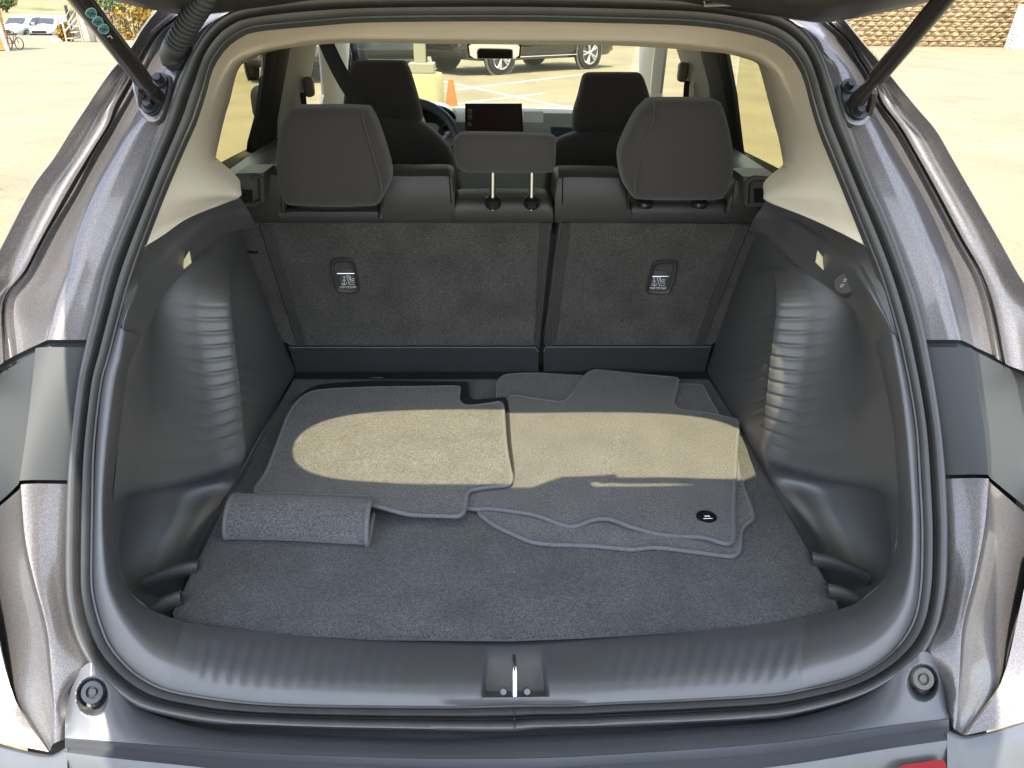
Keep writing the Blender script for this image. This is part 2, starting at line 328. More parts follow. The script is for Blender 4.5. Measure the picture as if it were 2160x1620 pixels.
def tree(name,x,y,z,h,r,m,label,cat,group,seed,n=260,trunk=True):
    rnd=random.Random(seed); e=empty(name,(x,y,z)); tag(e,label,cat,group)
    cb=B()
    for k in range(6): foliage(cb,(x+rnd.uniform(-.5,.5)*r,y+rnd.uniform(-.5,.5)*r,z+h*(.55+rnd.uniform(-.15,.22))),r*.6,r*.6,h*.26,n//6,r*.16,rnd)
    cb.out('crown',m,e,smooth=False)
    if trunk: obj('trunk',*tube([(x,y,z-.5),(x+.05*r,y,z+h*.3),(x,y,z+h*.65)],[r*.12,r*.09,r*.03],7),M_TRUNK,e)
    return e
hl=[(-95,215,13,9,0),(-86,190,9,6,0),(-78,230,14,9,1),(-70,180,7,5,0),(-62,210,10,7,0),(-104,240,10,8,0),(-50,190,9,6,0),(-72,262,12,9,0),(-56,250,12,8,0),(-40,230,12,8,0),(-90,160,6,5,0),(-66,150,6,5,0),(-46,150,6,5,0)]
hlab=['tall round green tree highest on the far hillside','bushy green tree left of the houses on the hillside','large dark tree standing alone on the hillside','small green tree below the dark hillside tree','pale green tree right of the dark hillside tree','broad green tree at the far left of the hillside','green tree above the slope behind the fence','wide green tree on the upper hillside','leafy green tree beside the upper house','dry green tree behind the grey strut','low green shrub tree above the white hatchback','low green shrub tree above the parked white pair','low green shrub tree just over the fence']
for i,(x,y,h,r,d) in enumerate(hl):
    x*=2.1; y*=2.1; tree('tree',x,y,hz(x,y),h,r,M_LEAFD if d else M_LEAF,hlab[i],'tree','trees on the hillside',i+20)
M_WALLH=mat('house_stucco',(.36,.31,.25),.9); M_ROOF=mat('terracotta_roof',(.40,.16,.09),.9,var=.2,vscale=2)
houses=[(-99,200,9,'low pale house at the left of the hillside'),(-83,208,10,'cream house between the two tall hillside trees'),(-68,196,9,'red roofed house below the dark tree'),(-56,226,9,'small stucco house high on the slope'),(-45,205,9,'pale bungalow behind the strut on the hillside')]
for x,y,w,lb in houses:
    x*=2.1; y*=2.1
    z=hz(x,y)-1; e=empty('house',(x,y,z)); tag(e,lb,'house','houses on the hillside')
    obj('wall',*box((x,y,z+2),(w,7,4)),M_WALLH,e,smooth=False)
    obj('roof',*loft([[Vector((x-w/2-.5,y-4,z+4)),Vector((x-w/2-.5,y,z+6)),Vector((x-w/2-.5,y+4,z+4))],[Vector((x+w/2+.5,y-4,z+4)),Vector((x+w/2+.5,y,z+6)),Vector((x+w/2+.5,y+4,z+4))]],cap0=True,cap1=True),M_ROOF,e,smooth=False)
    for k in (-.28,.22): obj('window',*box((x+w*k,y-3.5,z+2.3),(1.4,.12,1.2)),M_GLOSS,e,smooth=False)

# ochre slope with bushes and railings beyond the lot's far edge
p0=onZ(245,86,0); p1=onZ(345,84,0)
vs=[];fs=[]
for i in range(13):
    for j in range(13):
        x=p0.x-.6+(i/12)*(p1.x+3-p0.x); y=p0.y+(j/12)*8; u=i/12; z=-.2+(j/12)*3.2*min(1,.35+u)+.25*math.sin(i*1.3)*math.cos(j*.9)
        vs.append((x,y,z))
for i in range(12):
    for j in range(12): k=i*13+j; fs.append((k,k+13,k+14,k+1))
tag(obj('ochre_bank',vs,fs,M_SOIL),kind='structure')
rnd=random.Random(4)
def bush(px,py,w,h,label,seed,m=M_LEAFO,dy=0):
    p=onZ(px,py,0); p.y+=dy; e=empty('flowering_bush',p); tag(e,label,'bush','yellow and orange bushes by the lot edge'); bb=B(); rr=random.Random(seed)
    foliage(bb,(p.x,p.y,p.z+h*.5),w/2,w/2,h/2,420,.09,rr); foliage(bb,(p.x+w*.2,p.y,p.z+h*.75),w/4,w/4,h/3,160,.09,rr)
    bb.out('crown',m,e,smooth=False); st=B()
    for k in (-1,0,1): st.add(*tube([(p.x+k*.1,p.y,p.z-.1),(p.x+k*.3,p.y,p.z+h*.7)],.03,5))
    st.out('stem',M_TRUNK,e)
bush(139,87,.5,.62,'orange flowering bush beside the white railing steps',1)
bush(262,86,1.8,1.5,'yellow flowering bush at the foot of the ochre bank',2,dy=1.2)
bush(290,84,2.2,2.2,'large rusty orange bush on the ochre bank',3,dy=3.)
bush(318,83,1.7,1.8,'yellow bush beside the rear roof edge of the car',5,dy=1.0)
# iron fence
M_IRON=mat('dark_iron',(.05,.045,.04),.6,.3)
def fence(a,c,h,label,name='railing_fence',n=46):
    e=empty(name,a); tag(e,label,'fence'); a,c=Vector(a),Vector(c); d=(c-a)
    for z in (.25,h-.1): obj('rail',*tube([a+Vector((0,0,z)),c+Vector((0,0,z))],.028,4),M_IRON,e,smooth=False)
    bb=B()
    for i in range(n): bb.add(*box(a+d*(i+.5)/n+Vector((0,0,h/2)),(.022,.022,h)))
    bb.out('pickets',M_IRON,e,smooth=False)
    for i in range(5): obj('post',*box(a+d*i/4+Vector((0,0,h*.58)),(.09,.09,h*1.16)),M_IRON,e,smooth=False)
a=onZ(98,85,0)+Vector((0,2.2,0)); c=onZ(225,86,0)+Vector((0,2.2,0)); fence(a,c,1.1,'dark iron railing fence behind the white cars and steps')
a=onZ(246,86,0)+Vector((0,5,1.0)); c=onZ(345,84,0)+Vector((1.5,6.5,1.9)); fence(a,c,1.7,'iron fence climbing the ochre bank behind the bushes','bank_fence',30)
# white storage unit with steps, hose and bin near the fence
M_WHITEP=mat('white_painted_metal',(.5,.46,.38),.5,var=.06)
p=onZ(178,89,0); e=empty('utility_kiosk',p); tag(e,'white utility kiosk with a red lamp on top by the fence','kiosk')
obj('cabinet',*box(p+Vector((.3,.3,.6)),(.72,.4,1.2),bev=.03),M_WHITEP,e); obj('lamp',*cyl(p+Vector((-.05,.35,1.3)),(0,0,1),.09,.24,12),mat('red_lamp_housing',(.5,.08,.06),.5),e)
p=onZ(157,88,0); e=empty('handrail_steps',p); tag(e,'white metal steps with a handrail left of the kiosk','steps'); bb=B()
for s in (0,.5):
    bb.add(*tube([p+Vector((-.3,s,0)),p+Vector((-.3,s,.7)),p+Vector((.35,s,1.45)),p+Vector((.35,s,0))],.035,6)); bb.add(*tube([p+Vector((-.3,s,.35)),p+Vector((.35,s,.9))],.03,6))
bb.out('handrail',M_WHITEP,e); bb=B()
for k in range(3): bb.add(*box(p+Vector((-.15+k*.2,.25,.12+k*.22)),(.24,.5,.04)))
bb.out('tread',M_WHITEP,e,smooth=False)
p=onZ(198,89,0); e=empty('grey_bollard',p); tag(e,'short grey hooded post standing right of the white kiosk','bollard')
obj('post',*box(p+Vector((0,0,.32)),(.2,.16,.64),bev=.02),mat('grey_post',(.22,.2,.17),.7),e); obj('hood',*box(p+Vector((-.04,0,.7)),(.3,.22,.14),bev=.04),mat('grey_post',(.22,.2,.17),.7),e)
p=onZ(119,88,0); e=empty('parking_block_bag',p); tag(e,'small white sack lying on the lot beside the white hatchback','sack')
bb=B(); P=[p+Vector((math.cos(k/10*6.283)*.24,math.sin(k/10*6.283)*.16,0)) for k in range(10)]
obj('sack',*pillow(P,(0,0,.05),-.14,n=24),M_WHITEP,e); e.name='white_sack'
# timber screen and clutter at the left edge
M_WOOD=mat('orange_timber',(.46,.24,.07),.8,var=.2,vscale=3,stretch=(1,1,9))
p=onZ(15,108,0); e=empty('timber_shed',p); tag(e,'orange timber board shed at the left edge of the lot','shed')
bb=B()
for k in range(13): bb.add(*box(p+Vector((-1.35,.2,.12+k*.2)),(2.6,.25,.19),bev=.01))
bb.out('board_wall',M_WOOD,e,smooth=False); obj('corner_post',*tube([p+Vector((0,.05,0)),p+Vector((-.25,.05,3.0))],.07,8),M_WHITEP,e)
obj('roof',*box(p+Vector((-1.35,.5,2.76)),(3,1.2,.08)),M_WHITEP,e,smooth=False)
p=onZ(28,108,0); e=empty('bicycle',p); tag(e,'dark bicycle leaning on the timber shed','bicycle')
M_TYRE=mat('tyre_rubber',(.02,.019,.018),.85)
for dx in (-.12,.42):
    c=p+Vector((dx-.1,.1,.34)); ax=Vector((-.35,-1,.12)).normalized(); x=ax.orthogonal().normalized(); y=ax.cross(x)
    w=empty('x') if False else None
    obj('wheel',*tube([c+(x*math.cos(t/20*6.283)+y*math.sin(t/20*6.283))*.27 for t in range(20)],.025,6,closed=True),M_TYRE,e)
a=p+Vector((-.22,.1,.34)); d=p+Vector((.32,.1,.34)); s=p+Vector((-.12,.1,.85)); h=p+Vector((.18,.1,.88)); bb=B()
for u,v in ((a,s),(s,h),(h,d),(a,(a+d)/2),((a+d)/2,s),((a+d)/2,h)): bb.add(*tube([u,v],.022,6))
bb.out('frame',mat('bicycle_enamel',(.12,.05,.04),.4),e); e.scale=(.66,.66,.66); obj('saddle',*box(s+Vector((0,0,.08)),(.24,.12,.05),bev=.02),M_RUBBER2,e); obj('handlebar',*tube([h+Vector((0,-.25,.12)),h+Vector((.05,0,.1)),h+Vector((0,.25,.12))],.018,6),M_IRON,e)

# split-face block retaining wall on the right
wl=onZ(1835,97,0); wr=onZ(2168,100,0); wd=(wr-wl).normalized(); wn=Vector((wd.y,-wd.x,0)); wl=wl-wd*14; L=44
if wn.dot(wl)>0: wn=-wn
def blockmat():
    m=mat('split_face_block',(.27,.18,.085),.95,var=.28,vscale=3.5,bump=1.,bscale=14,bdist=.05,col2=(.42,.31,.17),detail=7); return m
M_BLOCK=blockmat()
vs=[];fs=[]; rnd=random.Random(9); bh=.2; bw=.44
nc=int(L/bw); nrw=20; sub=5
bb=B()
for r in range(nrw):
    for c_ in range(nc):
        x0=(c_+(.5 if r%2 else 0))*bw; base=wl+wd*x0+Vector((0,0,r*bh))-wn*(.003*r)
        g=[]
        for v in range(sub):
            for u in range(sub):
                edge=(u in(0,sub-1)) or (v in(0,sub-1)); o=0 if edge else rnd.uniform(.025,.075)
                g.append(base+wd*(bw*(.012+.976*u/(sub-1)))+Vector((0,0,bh*(.02+.96*v/(sub-1))))+wn*o)
        bb.add(g,[(v*sub+u,v*sub+u+1,(v+1)*sub+u+1,(v+1)*sub+u) for v in range(sub-1) for u in range(sub-1)])
e=empty('block_retaining_wall',wl); tag(e,'tan split-face block retaining wall along the right side of the lot','wall')
bb.out('block_face',M_BLOCK,e,smooth=False)
obj('core',*prism([wl-wn*.09,wl+wd*L-wn*.09,wl+wd*L-wn*.5,wl-wn*.5],(0,0,nrw*bh)),M_BLOCK,e,smooth=False)
M_BANK=M_HILL
q=wl-wn*.4; vs=[q+Vector((0,0,nrw*bh-.1)),q+wd*L+Vector((0,0,nrw*bh-.1)),q+wd*L-wn*40+Vector((0,0,10)),q-wn*40+Vector((0,0,10))]
tag(obj('upper_bank',vs,[(0,1,2,3)],M_HILL,smooth=False),kind='structure')
# leaning white sign panel with a figure in a box, in front of the wall
p=onZ(2121,101,0); p=p+Vector((0,-.6,0)); e=empty('white_sign_board',p); tag(e,'white sign board with slanted edge and boxed grey emblem at the right edge','sign')
def sg(px,py,o=0): return onY(px,py,p.y+o)
obj('panel',*prism([sg(2121,102),sg(2152,11),sg(2215,6),sg(2215,104)],(0,.12,0)),mat('white_sign_face',(.82,.82,.80),.5),e,smooth=False)
bb=B(); cc=sg(2134,86,-.01); Mx=Matrix.Translation(cc)@Matrix.Rotation(math.radians(14),4,'Y')
for x,z,w_,h_ in ((0,.26,.3,.03),(0,-.26,.3,.03),(-.15,0,.03,.5),(.15,0,.03,.5)):
    v,f=box((x,0,z),(w_,.02,h_)); bb.add([Mx@k for k in v],f)
bb.out('emblem_frame',mat('grey_print',(.22,.21,.19),.6),e,smooth=False)
text('5',.42,Mx@Matrix.Rotation(math.radians(90),4,'X'),mat('grey_print',(.22,.21,.19),.6),'emblem',e,.01)

# light pole on a round concrete foot, seen through the windscreen
M_CONC=mat('yellowed_concrete',(.34,.30,.15),.9,var=.15,vscale=4,bump=.3,bscale=60,stretch=(1,1,.4)); M_POLE=mat('painted_steel_pole',(.25,.24,.16),.6)
g=onY(877,158,9.1); e=empty('light_pole',(g.x,9.4,0)); tag(e,'square light pole on a round yellowed concrete foot beyond the windscreen','light pole')
obj('concrete_foot',*lathe((g.x,9.4,0),(0,0,1),[(0,0),(.295,0),(.29,g.z-.03),(.27,g.z),(0,g.z)],36),M_CONC,e)
obj('base_cover',*box((g.x+.05,9.4,g.z+.055),(.29,.29,.105),bev=.01),M_POLE,e,smooth=False)
obj('pole',*box((g.x+.03,9.4,g.z+3.1),(.13,.13,6.0),Matrix.Identity(3),bev=.008),M_POLE,e,smooth=False)
# traffic cone
g=onY(951,168,10.2); e=empty('traffic_cone',(g.x,10.2,0)); tag(e,'orange traffic cone standing beside the light pole foot','cone')
zt=g.z
obj('cone_body',*lathe((g.x,10.2,0),(0,0,1),[(.15,.03),(.135,.05),(.035,zt-.02),(.028,zt),(.012,zt)],24),mat('faded_orange_rubber',(.50,.12,.02),.7,var=.12,vscale=14),e)
obj('cone_foot',*box((g.x,10.2,.015),(.36,.36,.03),bev=.01),mat('faded_orange_rubber',(.50,.12,.02),.7),e)

# ================================================================== parked cars
M_CGLASS=mat('car_window_glass',(.02,.025,.03),.05,coat=1)
M_LAMP=mat('lamp_lens',(.55,.57,.6),.1,.3,coat=1); M_TAIL=mat('tail_lens',(.35,.01,.01),.15,coat=1); M_RIM=mat('alloy_silver',(.62,.62,.60),.3,.7); M_PLATE=mat('licence_plate',(.75,.72,.55),.5)
def wheel(c,r,side,parent,spokes=True):
    w=obj('wheel',*lathe(c,(side,0,0),[(.0,-.1),(r*.7,-.1),(r*.97,-.09),(r,-.05),(r,.05),(r*.97,.09),(r*.72,.11),(r*.68,.09)],36),M_TYRE,parent)
    rb=B(); c=Vector(c)
    rb.add(*lathe(c,(side,0,0),[(r*.72,.085),(r*.7,.108),(r*.66,.1),(r*.645,.03)],36))
    if spokes:
        for k in range(5):
            for dd in (-.16,.16):
                a=k*2*math.pi/5; p1=Vector((side*.095,math.cos(a)*r*.13,math.sin(a)*r*.13)); p2=Vector((side*.1,math.cos(a+dd)*r*.68,math.sin(a+dd)*r*.68))
                rb.add(*tube([c+p1,c+p2],[r*.05,r*.065],6))
    rb.add(*lathe(c,(side,0,0),[(0,.112),(r*.13,.11),(r*.16,.09)],16))
    rb.out('rim',M_RIM,w)
    obj('brake_disc',*lathe(c,(side,0,0),[(0,.02),(r*.6,.02),(r*.6,0)],24),mat('brake_steel',(.12,.12,.12),.4,.7),w)
def suvcar(name,label,m,group,hatch=False,plain=False):
    """length along +Y (front), origin at ground centre"""
    e=empty(name,(0,0,0)); tag(e,label,'car',group)
    hb=.92; Lh=2.33
    # stations: y, z_low, z_belt, z_roof, half width belt, half width roof
    st=[(-2.33,.42,.80,.82,.72,.70),(-2.28,.36,.98,1.02,.82,.76),(-2.15,.30,1.04,1.30,.90,.68),(-1.9,.28,1.04,1.54,.92,.66),(-1.3,.26,1.03,1.62,.93,.67),(-.3,.26,1.0,1.64,.93,.68),(.35,.26,.98,1.60,.93,.68),(.75,.26,.97,1.46,.93,.66),(1.35,.27,.98,1.04,.92,.74),(1.9,.28,.90,.95,.90,.66),(2.2,.32,.78,.84,.82,.55),(2.33,.42,.64,.68,.66,.45)]
    if hatch: st=[(y,zl,zb*.94,zr*.93 if zr>1.1 else zr*.94,w,r_) for y,zl,zb,zr,w,r_ in st]
    def ring(s):
        y,zl,zb,zr,w,r_=s; h=[(0,zl),(w*.86,zl),(w*.97,zl+.14),(w,.5*(zl+zb)),(w*.985,zb-.05),(w*.955,zb),(r_*1.02,zr-.06),(r_*.93,zr-.01),(0,zr+.012)]
        return [Vector((x,y,z)) for x,z in h]+[Vector((-x,y,z)) for x,z in h[-2:0:-1]]
    R=[ring(s) for s in st]; n=len(R[0]); cols=[crl([r[j] for r in R],3) for j in range(n)]
    RR=[[cols[j][i] for j in range(n)] for i in range(len(cols[0]))]
    obj('body',*loft(RR,cap0=True,cap1=True),m,e,angle=35)
    zk=.94*.97 if hatch else .985; zr=1.50*(.93 if hatch else 1)
    for s in (-1,1):
        def wp(y,z,o=.006):
            # a point on the side glass: linear from belt to roof
            t=(z-zk)/(1.58-zk); x=.895+(.68-.895)*t; return Vector((s*(x+o),y,z))
        for poly in ([(-1.95,zk+.12),(-1.72,zr-.06),(-1.25,zr),(-1.25,zk+.03)],[(-1.2,zk+.03),(-1.2,zr),(-.3,zr+.02),(-.3,zk+.02)],[(-.23,zk+.02),(-.23,zr+.02),(.35,zr-.02),(.98,zk+.1),(.98,zk+.02)]):
            obj('side_window',*prism([wp(*q) for q in poly],(-s*.01,0,0)),M_CGLASS,e,smooth=False)
        obj('wheel_arch',*lathe((s*.90,1.42,.36),(s,0,0),[(.02,.01),(.43,.01),(.43,.035),(.40,.036)],36),M_PLASTIC,e); obj('wheel_arch',*lathe((s*.90,-1.3,.36),(s,0,0),[(.02,.01),(.43,.01),(.43,.035),(.40,.036)],36),M_PLASTIC,e)
        for y in (1.42,-1.3): wheel((s*.86,y,.35),.35,s,e)
        obj('sill_moulding',*box((s*.925,.05,.33),(.03,1.9,.022),bev=.008),M_CHROME if not plain else M_FRAME,e)
        obj('headlight',*pillow([Vector((s*.50,2.285,.72)),Vector((s*.84,2.06,.80)),Vector((s*.86,2.02,.70)),Vector((s*.52,2.30,.64))],(0,-.12,0),.03,n=24),M_LAMP,e)
        obj('tail_light',*pillow([Vector((s*.58,-2.27,.98)),Vector((s*.88,-2.14,1.02)),Vector((s*.88,-2.16,.86)),Vector((s*.58,-2.3,.86))],(0,.12,0),.025,n=24),M_TAIL,e)
        obj('side_mirror',*box((s*1.02,.82,1.04),(.2,.13,.14),bev=.04),m,e)
        obj('door_handle',*box((s*.935,-.55,.88),(.03,.2,.035),bev=.01),M_CHROME,e)
    obj('windscreen',*loft([[Vector((x,1.33,1.02*(.94 if hatch else 1)+.02)) for x in (-.66,0,.66)],[Vector((x,.80,(1.50 if not hatch else 1.40)-.03*abs(x))) for x in (-.60,0,.60)]],closed=False),M_CGLASS,e)
    obj('rear_window',*loft([[Vector((x,-2.245,1.1*(.95 if hatch else 1))) for x in (-.60,0,.60)],[Vector((x,-2.03,1.46*(.94 if hatch else 1))) for x in (-.56,0,.56)]],closed=False),M_CGLASS,e)
    obj('grille',*box((0,2.325,.58),(.9,.05,.16),bev=.02),M_GLOSS,e); obj('bumper',*box((0,2.27,.40),(1.5,.16,.16),bev=.05),M_FRAME,e); obj('bumper',*box((0,-2.28,.45),(1.5,.14,.2),bev=.05),M_FRAME,e)
    obj('licence_plate',*box((0,-2.345,.74),(.32,.02,.16)),M_PLATE if not plain else M_PLASTIC,e,smooth=False); obj('badge',*lathe((0,-2.325,.95),(0,-1,.1),[(0,.02),(.06,.02),(.075,.0)],20),M_CHROME,e)
    return e
def place(e,px,py,yaw,zoff=0,sc=1.,xy=None):
    p=onZ(px,py,0) if xy is None else Vector((*xy,0)); e.location=(p.x,p.y,zoff); e.rotation_euler=(0,0,yaw); e.scale=(sc,sc,sc); return p
def copy_tree(o,parent=None):
    c=o.copy(); C.objects.link(c); c.parent=parent
    for ch in list(o.children): copy_tree(ch,c)
    return c
M_CBLACK=paint('black_car_paint',(.012,.014,.018),.1,.1,.12); M_CBLUE=paint('dark_blue_car_paint',(.03,.06,.085),.2,.4,.2); M_CWHITE=mat('white_car_paint',(.42,.42,.41),.25,coat=1); M_CWINE=paint('brown_car_paint',(.10,.07,.06),.2,.5,.25)
# black suv: wheel contacts measured through the windscreen
a=onZ(1058,158,0); c=onZ(1243,146,0); d=(a-c); yaw=math.atan2(-d.x,d.y); k=d.length/2.72
e=suvcar('parked_suv','shiny black suv with five-spoke silver wheels beyond the windscreen',M_CBLACK,'cars parked in the lot')
mid=(a+c)/2; fw=d.normalized(); sd_=Vector((fw.y,-fw.x,0)); 
if sd_.dot(mid)>0: sd_=-sd_
mid=mid-sd_*.95*k-fw*.06; e.location=(mid.x,mid.y,0); e.rotation_euler=(0,0,yaw); e.scale=(k,k,k)
blk=e
e=suvcar('parked_car','dark blue car parked tail-on behind the light pole',M_CBLUE,'cars parked in the lot',plain=True); place(e,0,0,math.radians(4),xy=(onY(803,120,20.3).x,22.6))
e=suvcar('parked_car','white hatchback facing the lot in front of the iron fence',M_CWHITE,'cars parked in the lot',hatch=True)
q=onY(77,87,57); e.location=(q.x,q.y+2.3,q.z); e.rotation_euler=(0,0,math.radians(188)); wh=e
e2=copy_tree(wh); q=onY(26,87,56); e2.location=(q.x,q.y+2.3,q.z); e2.rotation_euler=(0,0,math.radians(172)); e2['label']='white saloon beside the timber shed, left of the other white car'
e=suvcar('parked_car','dark brown car parked end-on, seen through the left side windows',M_CWINE,'cars parked in the lot',plain=True); place(e,0,0,math.radians(183),xy=(-4.45,19.6))

# ================================================================== THE OPEN SUV
car=empty('open_suv',(0,2.6,0)); tag(car,'grey suv with its tailgate raised, seen from behind into the empty cargo bay','car')
def P(name,bb,m,parent=car,**k): return bb.out(name,m,parent,**k) if isinstance(bb,B) else obj(name,bb[0],bb[1],m,parent,**k)

# ---- door seal round the opening: outer and inner edges measured, bulb profile between
SO=[(145,1215),(150,1277),(165,1345),(192,1395),(220,1430),(260,1465),(300,1492),(375,1512),(450,1525),(540,1529),(665,1534),(790,1537),(940,1540),(1080,1542),(1130,1536),(1280,1532),(1430,1525),(1620,1514),(1695,1500),(1770,1480),(1832,1455),(1885,1422),(1920,1395),(1945,1370),(1965,1335),(1977,1297),(1986,1252),(1990,1210),(1991,1110),(1987,1010),(1980,935),(1972,872),(1962,810),(1945,717),(1927,642),(1902,567),(1880,505),(1857,450),(1835,405),(1795,307),(1767,237),(1745,170),(1730,132),(1712,97),(1695,77),(1670,57),(1645,43),(1620,33),(1530,16),(1430,8),(1305,2),(1080,-2),(860,0),(665,5),(590,11),(540,21),(487,36),(450,62),(425,92),(405,125),(390,155),(375,187),(350,270),(325,330),(297,402),(250,512),(225,580),(207,655),(190,722),(172,810),(160,910),(150,1010),(146,1110)]
SI=[(197,1215),(200,1252),(210,1297),(232,1355),(265,1397),(300,1427),(352,1452),(425,1467),(540,1481),(690,1487),(940,1489),(1080,1486),(1205,1485),(1305,1480),(1430,1475),(1620,1464),(1695,1452),(1770,1435),(1820,1415),(1860,1390),(1890,1362),(1915,1327),(1930,1290),(1937,1245),(1940,1210),(1941,1110),(1936,1010),(1930,910),(1917,822),(1897,725),(1887,687),(1867,617),(1850,567),(1832,522),(1810,467),(1785,405),(1755,332),(1732,275),(1715,220),(1702,170),(1690,140),(1670,110),(1645,90),(1620,77),(1555,60),(1455,47),(1305,42),(1080,38),(790,40),(665,48),(540,60),(500,75),(470,100),(445,140),(432,187),(410,255),(390,300),(345,405),(300,522),(272,605),(250,685),(232,755),(217,810),(202,940),(199,1060)]
def polar(P_,n=300,c=(1075,800)):
    Q=crl([Vector((x,y,0)) for x,y in P_],5,closed=True); A=[]
    for q in Q: A.append((math.atan2((q.y-c[1])/.78,(q.x-c[0])),q))
    A.sort(key=lambda a:a[0]); out=[];m=len(A);j=0
    ang=[a for a,_ in A]
    import bisect
    for i in range(n):
        t=-math.pi+2*math.pi*(i+.5)/n; k=bisect.bisect(ang,t)
        a0,q0=A[k-1]; a1,q1=A[k%m]; 
        if k==0: a0-=2*math.pi
        if k==m: a1+=2*math.pi
        u=(t-a0)/(a1-a0) if a1>a0 else 0; out.append(q0.lerp(q1,u))
    return out
po=[onS(p.x,p.y,0) for p in polar(SO)]; pi_=[onS(p.x,p.y,0) for p in polar(SI)]
prof=[(-.02,-.03),(0,-.004),(.03,.006),(.10,.015),(.22,.0195),(.34,.019),(.42,.014),(.46,.006),(.49,.003),(.515,.010),(.545,.011),(.565,.003),(.60,.001),(.64,.010),(.72,.0135),(.80,.011),(.86,.007),(.90,.002),(.93,.004),(1.0,.003),(1.005,-.008)]
rings=[[a.lerp(b,u)+SN*h for a,b in zip(po,pi_)] for u,h in prof]
seal=P('door_seal',loft(rings),M_RUBBER,angle=60)
# the joint in the seal at the sill
k=min(range(300),key=lambda i:abs(po[i].x-.001)+(0 if po[i].z<1 else 9)); a_,b_=po[k],pi_[k]
P('seal_joint',B().add(*tube([a_.lerp(b_,u)+SN*(h+.0008) for u,h in prof[2:18]],.0012,6)),M_RUBBER2,seal)

# ---- sill and side rim trim (dark plastic) inside the seal
T=[((1897,725),(1880,702),(1845,725)),((1917,822),(1900,815),(1869,820)),((1930,910),(1912,910),(1885,910)),((1936,1010),(1920,1010),(1891,1000)),((1941,1110),(1925,1110),(1896,1090)),((1940,1210),(1922,1200),(1885,1175)),((1930,1290),(1905,1275),(1862,1225)),((1890,1362),(1862,1335),(1815,1267)),((1820,1415),(1795,1375),(1768,1286)),((1695,1452),(1690,1402),(1700,1302)),((1620,1465),(1615,1417),(1615,1316)),((1430,1478),(1430,1428),(1430,1328)),((1250,1484),(1250,1438),(1235,1338)),((1087,1486),(1087,1442),(1080,1344)),((930,1489),(925,1442),(930,1344)),((690,1487),(690,1437),(690,1339)),((540,1481),(540,1430),(540,1332)),((425,1467),(430,1413),(440,1320)),((352,1452),(364,1396),(390,1312)),((300,1427),(320,1375),(345,1297)),((245,1375),(275,1330),(310,1281)),((210,1297),(240,1270),(272,1245)),((197,1215),(222,1205),(250,1185)),((199,1060),(216,1070),(237,1060)),((204,940),(224,940),(250,935)),((217,810),(240,810),(266,805)),((235,740),(254,750),(279,755)),((250,685),(262,698),(300,705))]
N=len(T); rowsT=[[],[],[],[],[]]
for i,(a,b_,c) in enumerate(T):
    bot=max(0,min(1,1-abs(i-13)/8.)); bot=bot*bot*(3-2*bot)
    rowsT[0].append((a[0]+(a[0]-c[0])*.05,a[1]+(a[1]-c[1])*.05,.012)); rowsT[1].append((a[0],a[1],-.002))
    rowsT[2].append((b_[0],b_[1],-.006+.018*bot)); rowsT[3].append(((b_[0]*.35+c[0]*.65),(b_[1]*.35+c[1]*.65),.03+.055*bot)); rowsT[4].append((c[0],c[1],.075+.075*bot))
def smooth(a,b,x): t=max(0,min(1,(x-a)/(b-a))); return t*t*(3-2*t)
def ell(px,py,cx,cy,rx,ry): return math.hypot((px-cx)/rx,(py-cy)/ry)
def sill_d(px,py):
    o=0.
    if py>1330:
        # shallow dish in the middle and the deep striker pocket
        m=smooth(915,965,px)*(1-smooth(1205,1262,px)) ; o+=.007*m*smooth(1345,1375,py)*(1-smooth(1478,1488,py))
        w=abs(px-1086)-(58+(py-1360)*.095); o+=.042*(1-smooth(-5,5,w))*smooth(1358,1458,py)**.8*(1-smooth(1461,1469,py))*smooth(1355,1364,py)
        # moulded ribs that fade out toward the front edge
        am=smooth(395,450,px)*(1-smooth(875,930,px))+.6*smooth(1270,1300,px)*(1-smooth(1640,1740,px))
        o+=.0035*am*(.5+.5*math.cos((px+(py-1440)*.28)*2*math.pi/30.5))*smooth(1345,1362,py)*(1-smooth(1425,1456,py))
    return o
def trim_mesh(i0,i1,nv,name,gap=0):
    G=[r[i0:i1+1] for r in rowsT]
    return P(name,grid(G,7,nv,disp=sill_d),M_SILL if nv>8 else M_PLASTIC,angle=50)
trim_mesh(0,9,8,'side_trim_rim'); trim_mesh(18,N-1,8,'side_trim_rim')
trim_mesh(9,18,40,'sill_scuff_panel')
for a,c in (((1735,1297),(1800,1424)),((403,1318),(354,1454))):
    pts=[onS(a[0]+(c[0]-a[0])*t+6*math.sin(t*3.14)*(1 if a[0]>1000 else -1),a[1]+(c[1]-a[1])*t,.135*(1-t)**1.2-.006+.004) for t in [i/8 for i in range(9)]]
# striker loop, its base plate and screws
z0=onS(1086,1466,.028)
q1=onS(1086,1415,-.002); q2=onS(1086,1466,-.004)
st=P('striker_loop',tube([q2+Vector((0,.03,-.012)),q2+Vector((0,.004,-.004)),q2+Vector((0,0,.0)),q2.lerp(q1,.3),q2.lerp(q1,.6),q1+Vector((0,-.001,-.002)),q1+Vector((0,.003,.001)),q1+Vector((0,.03,-.006))],.0036,12),M_CHROME)
for px in (1062,1112):
    c=onS(px,1459,.012); P('striker_bolt',lathe(c,SN,[(0,.001),(.004,.001),(.005,-.001),(.005,-.004)],16),M_PLASTIC)

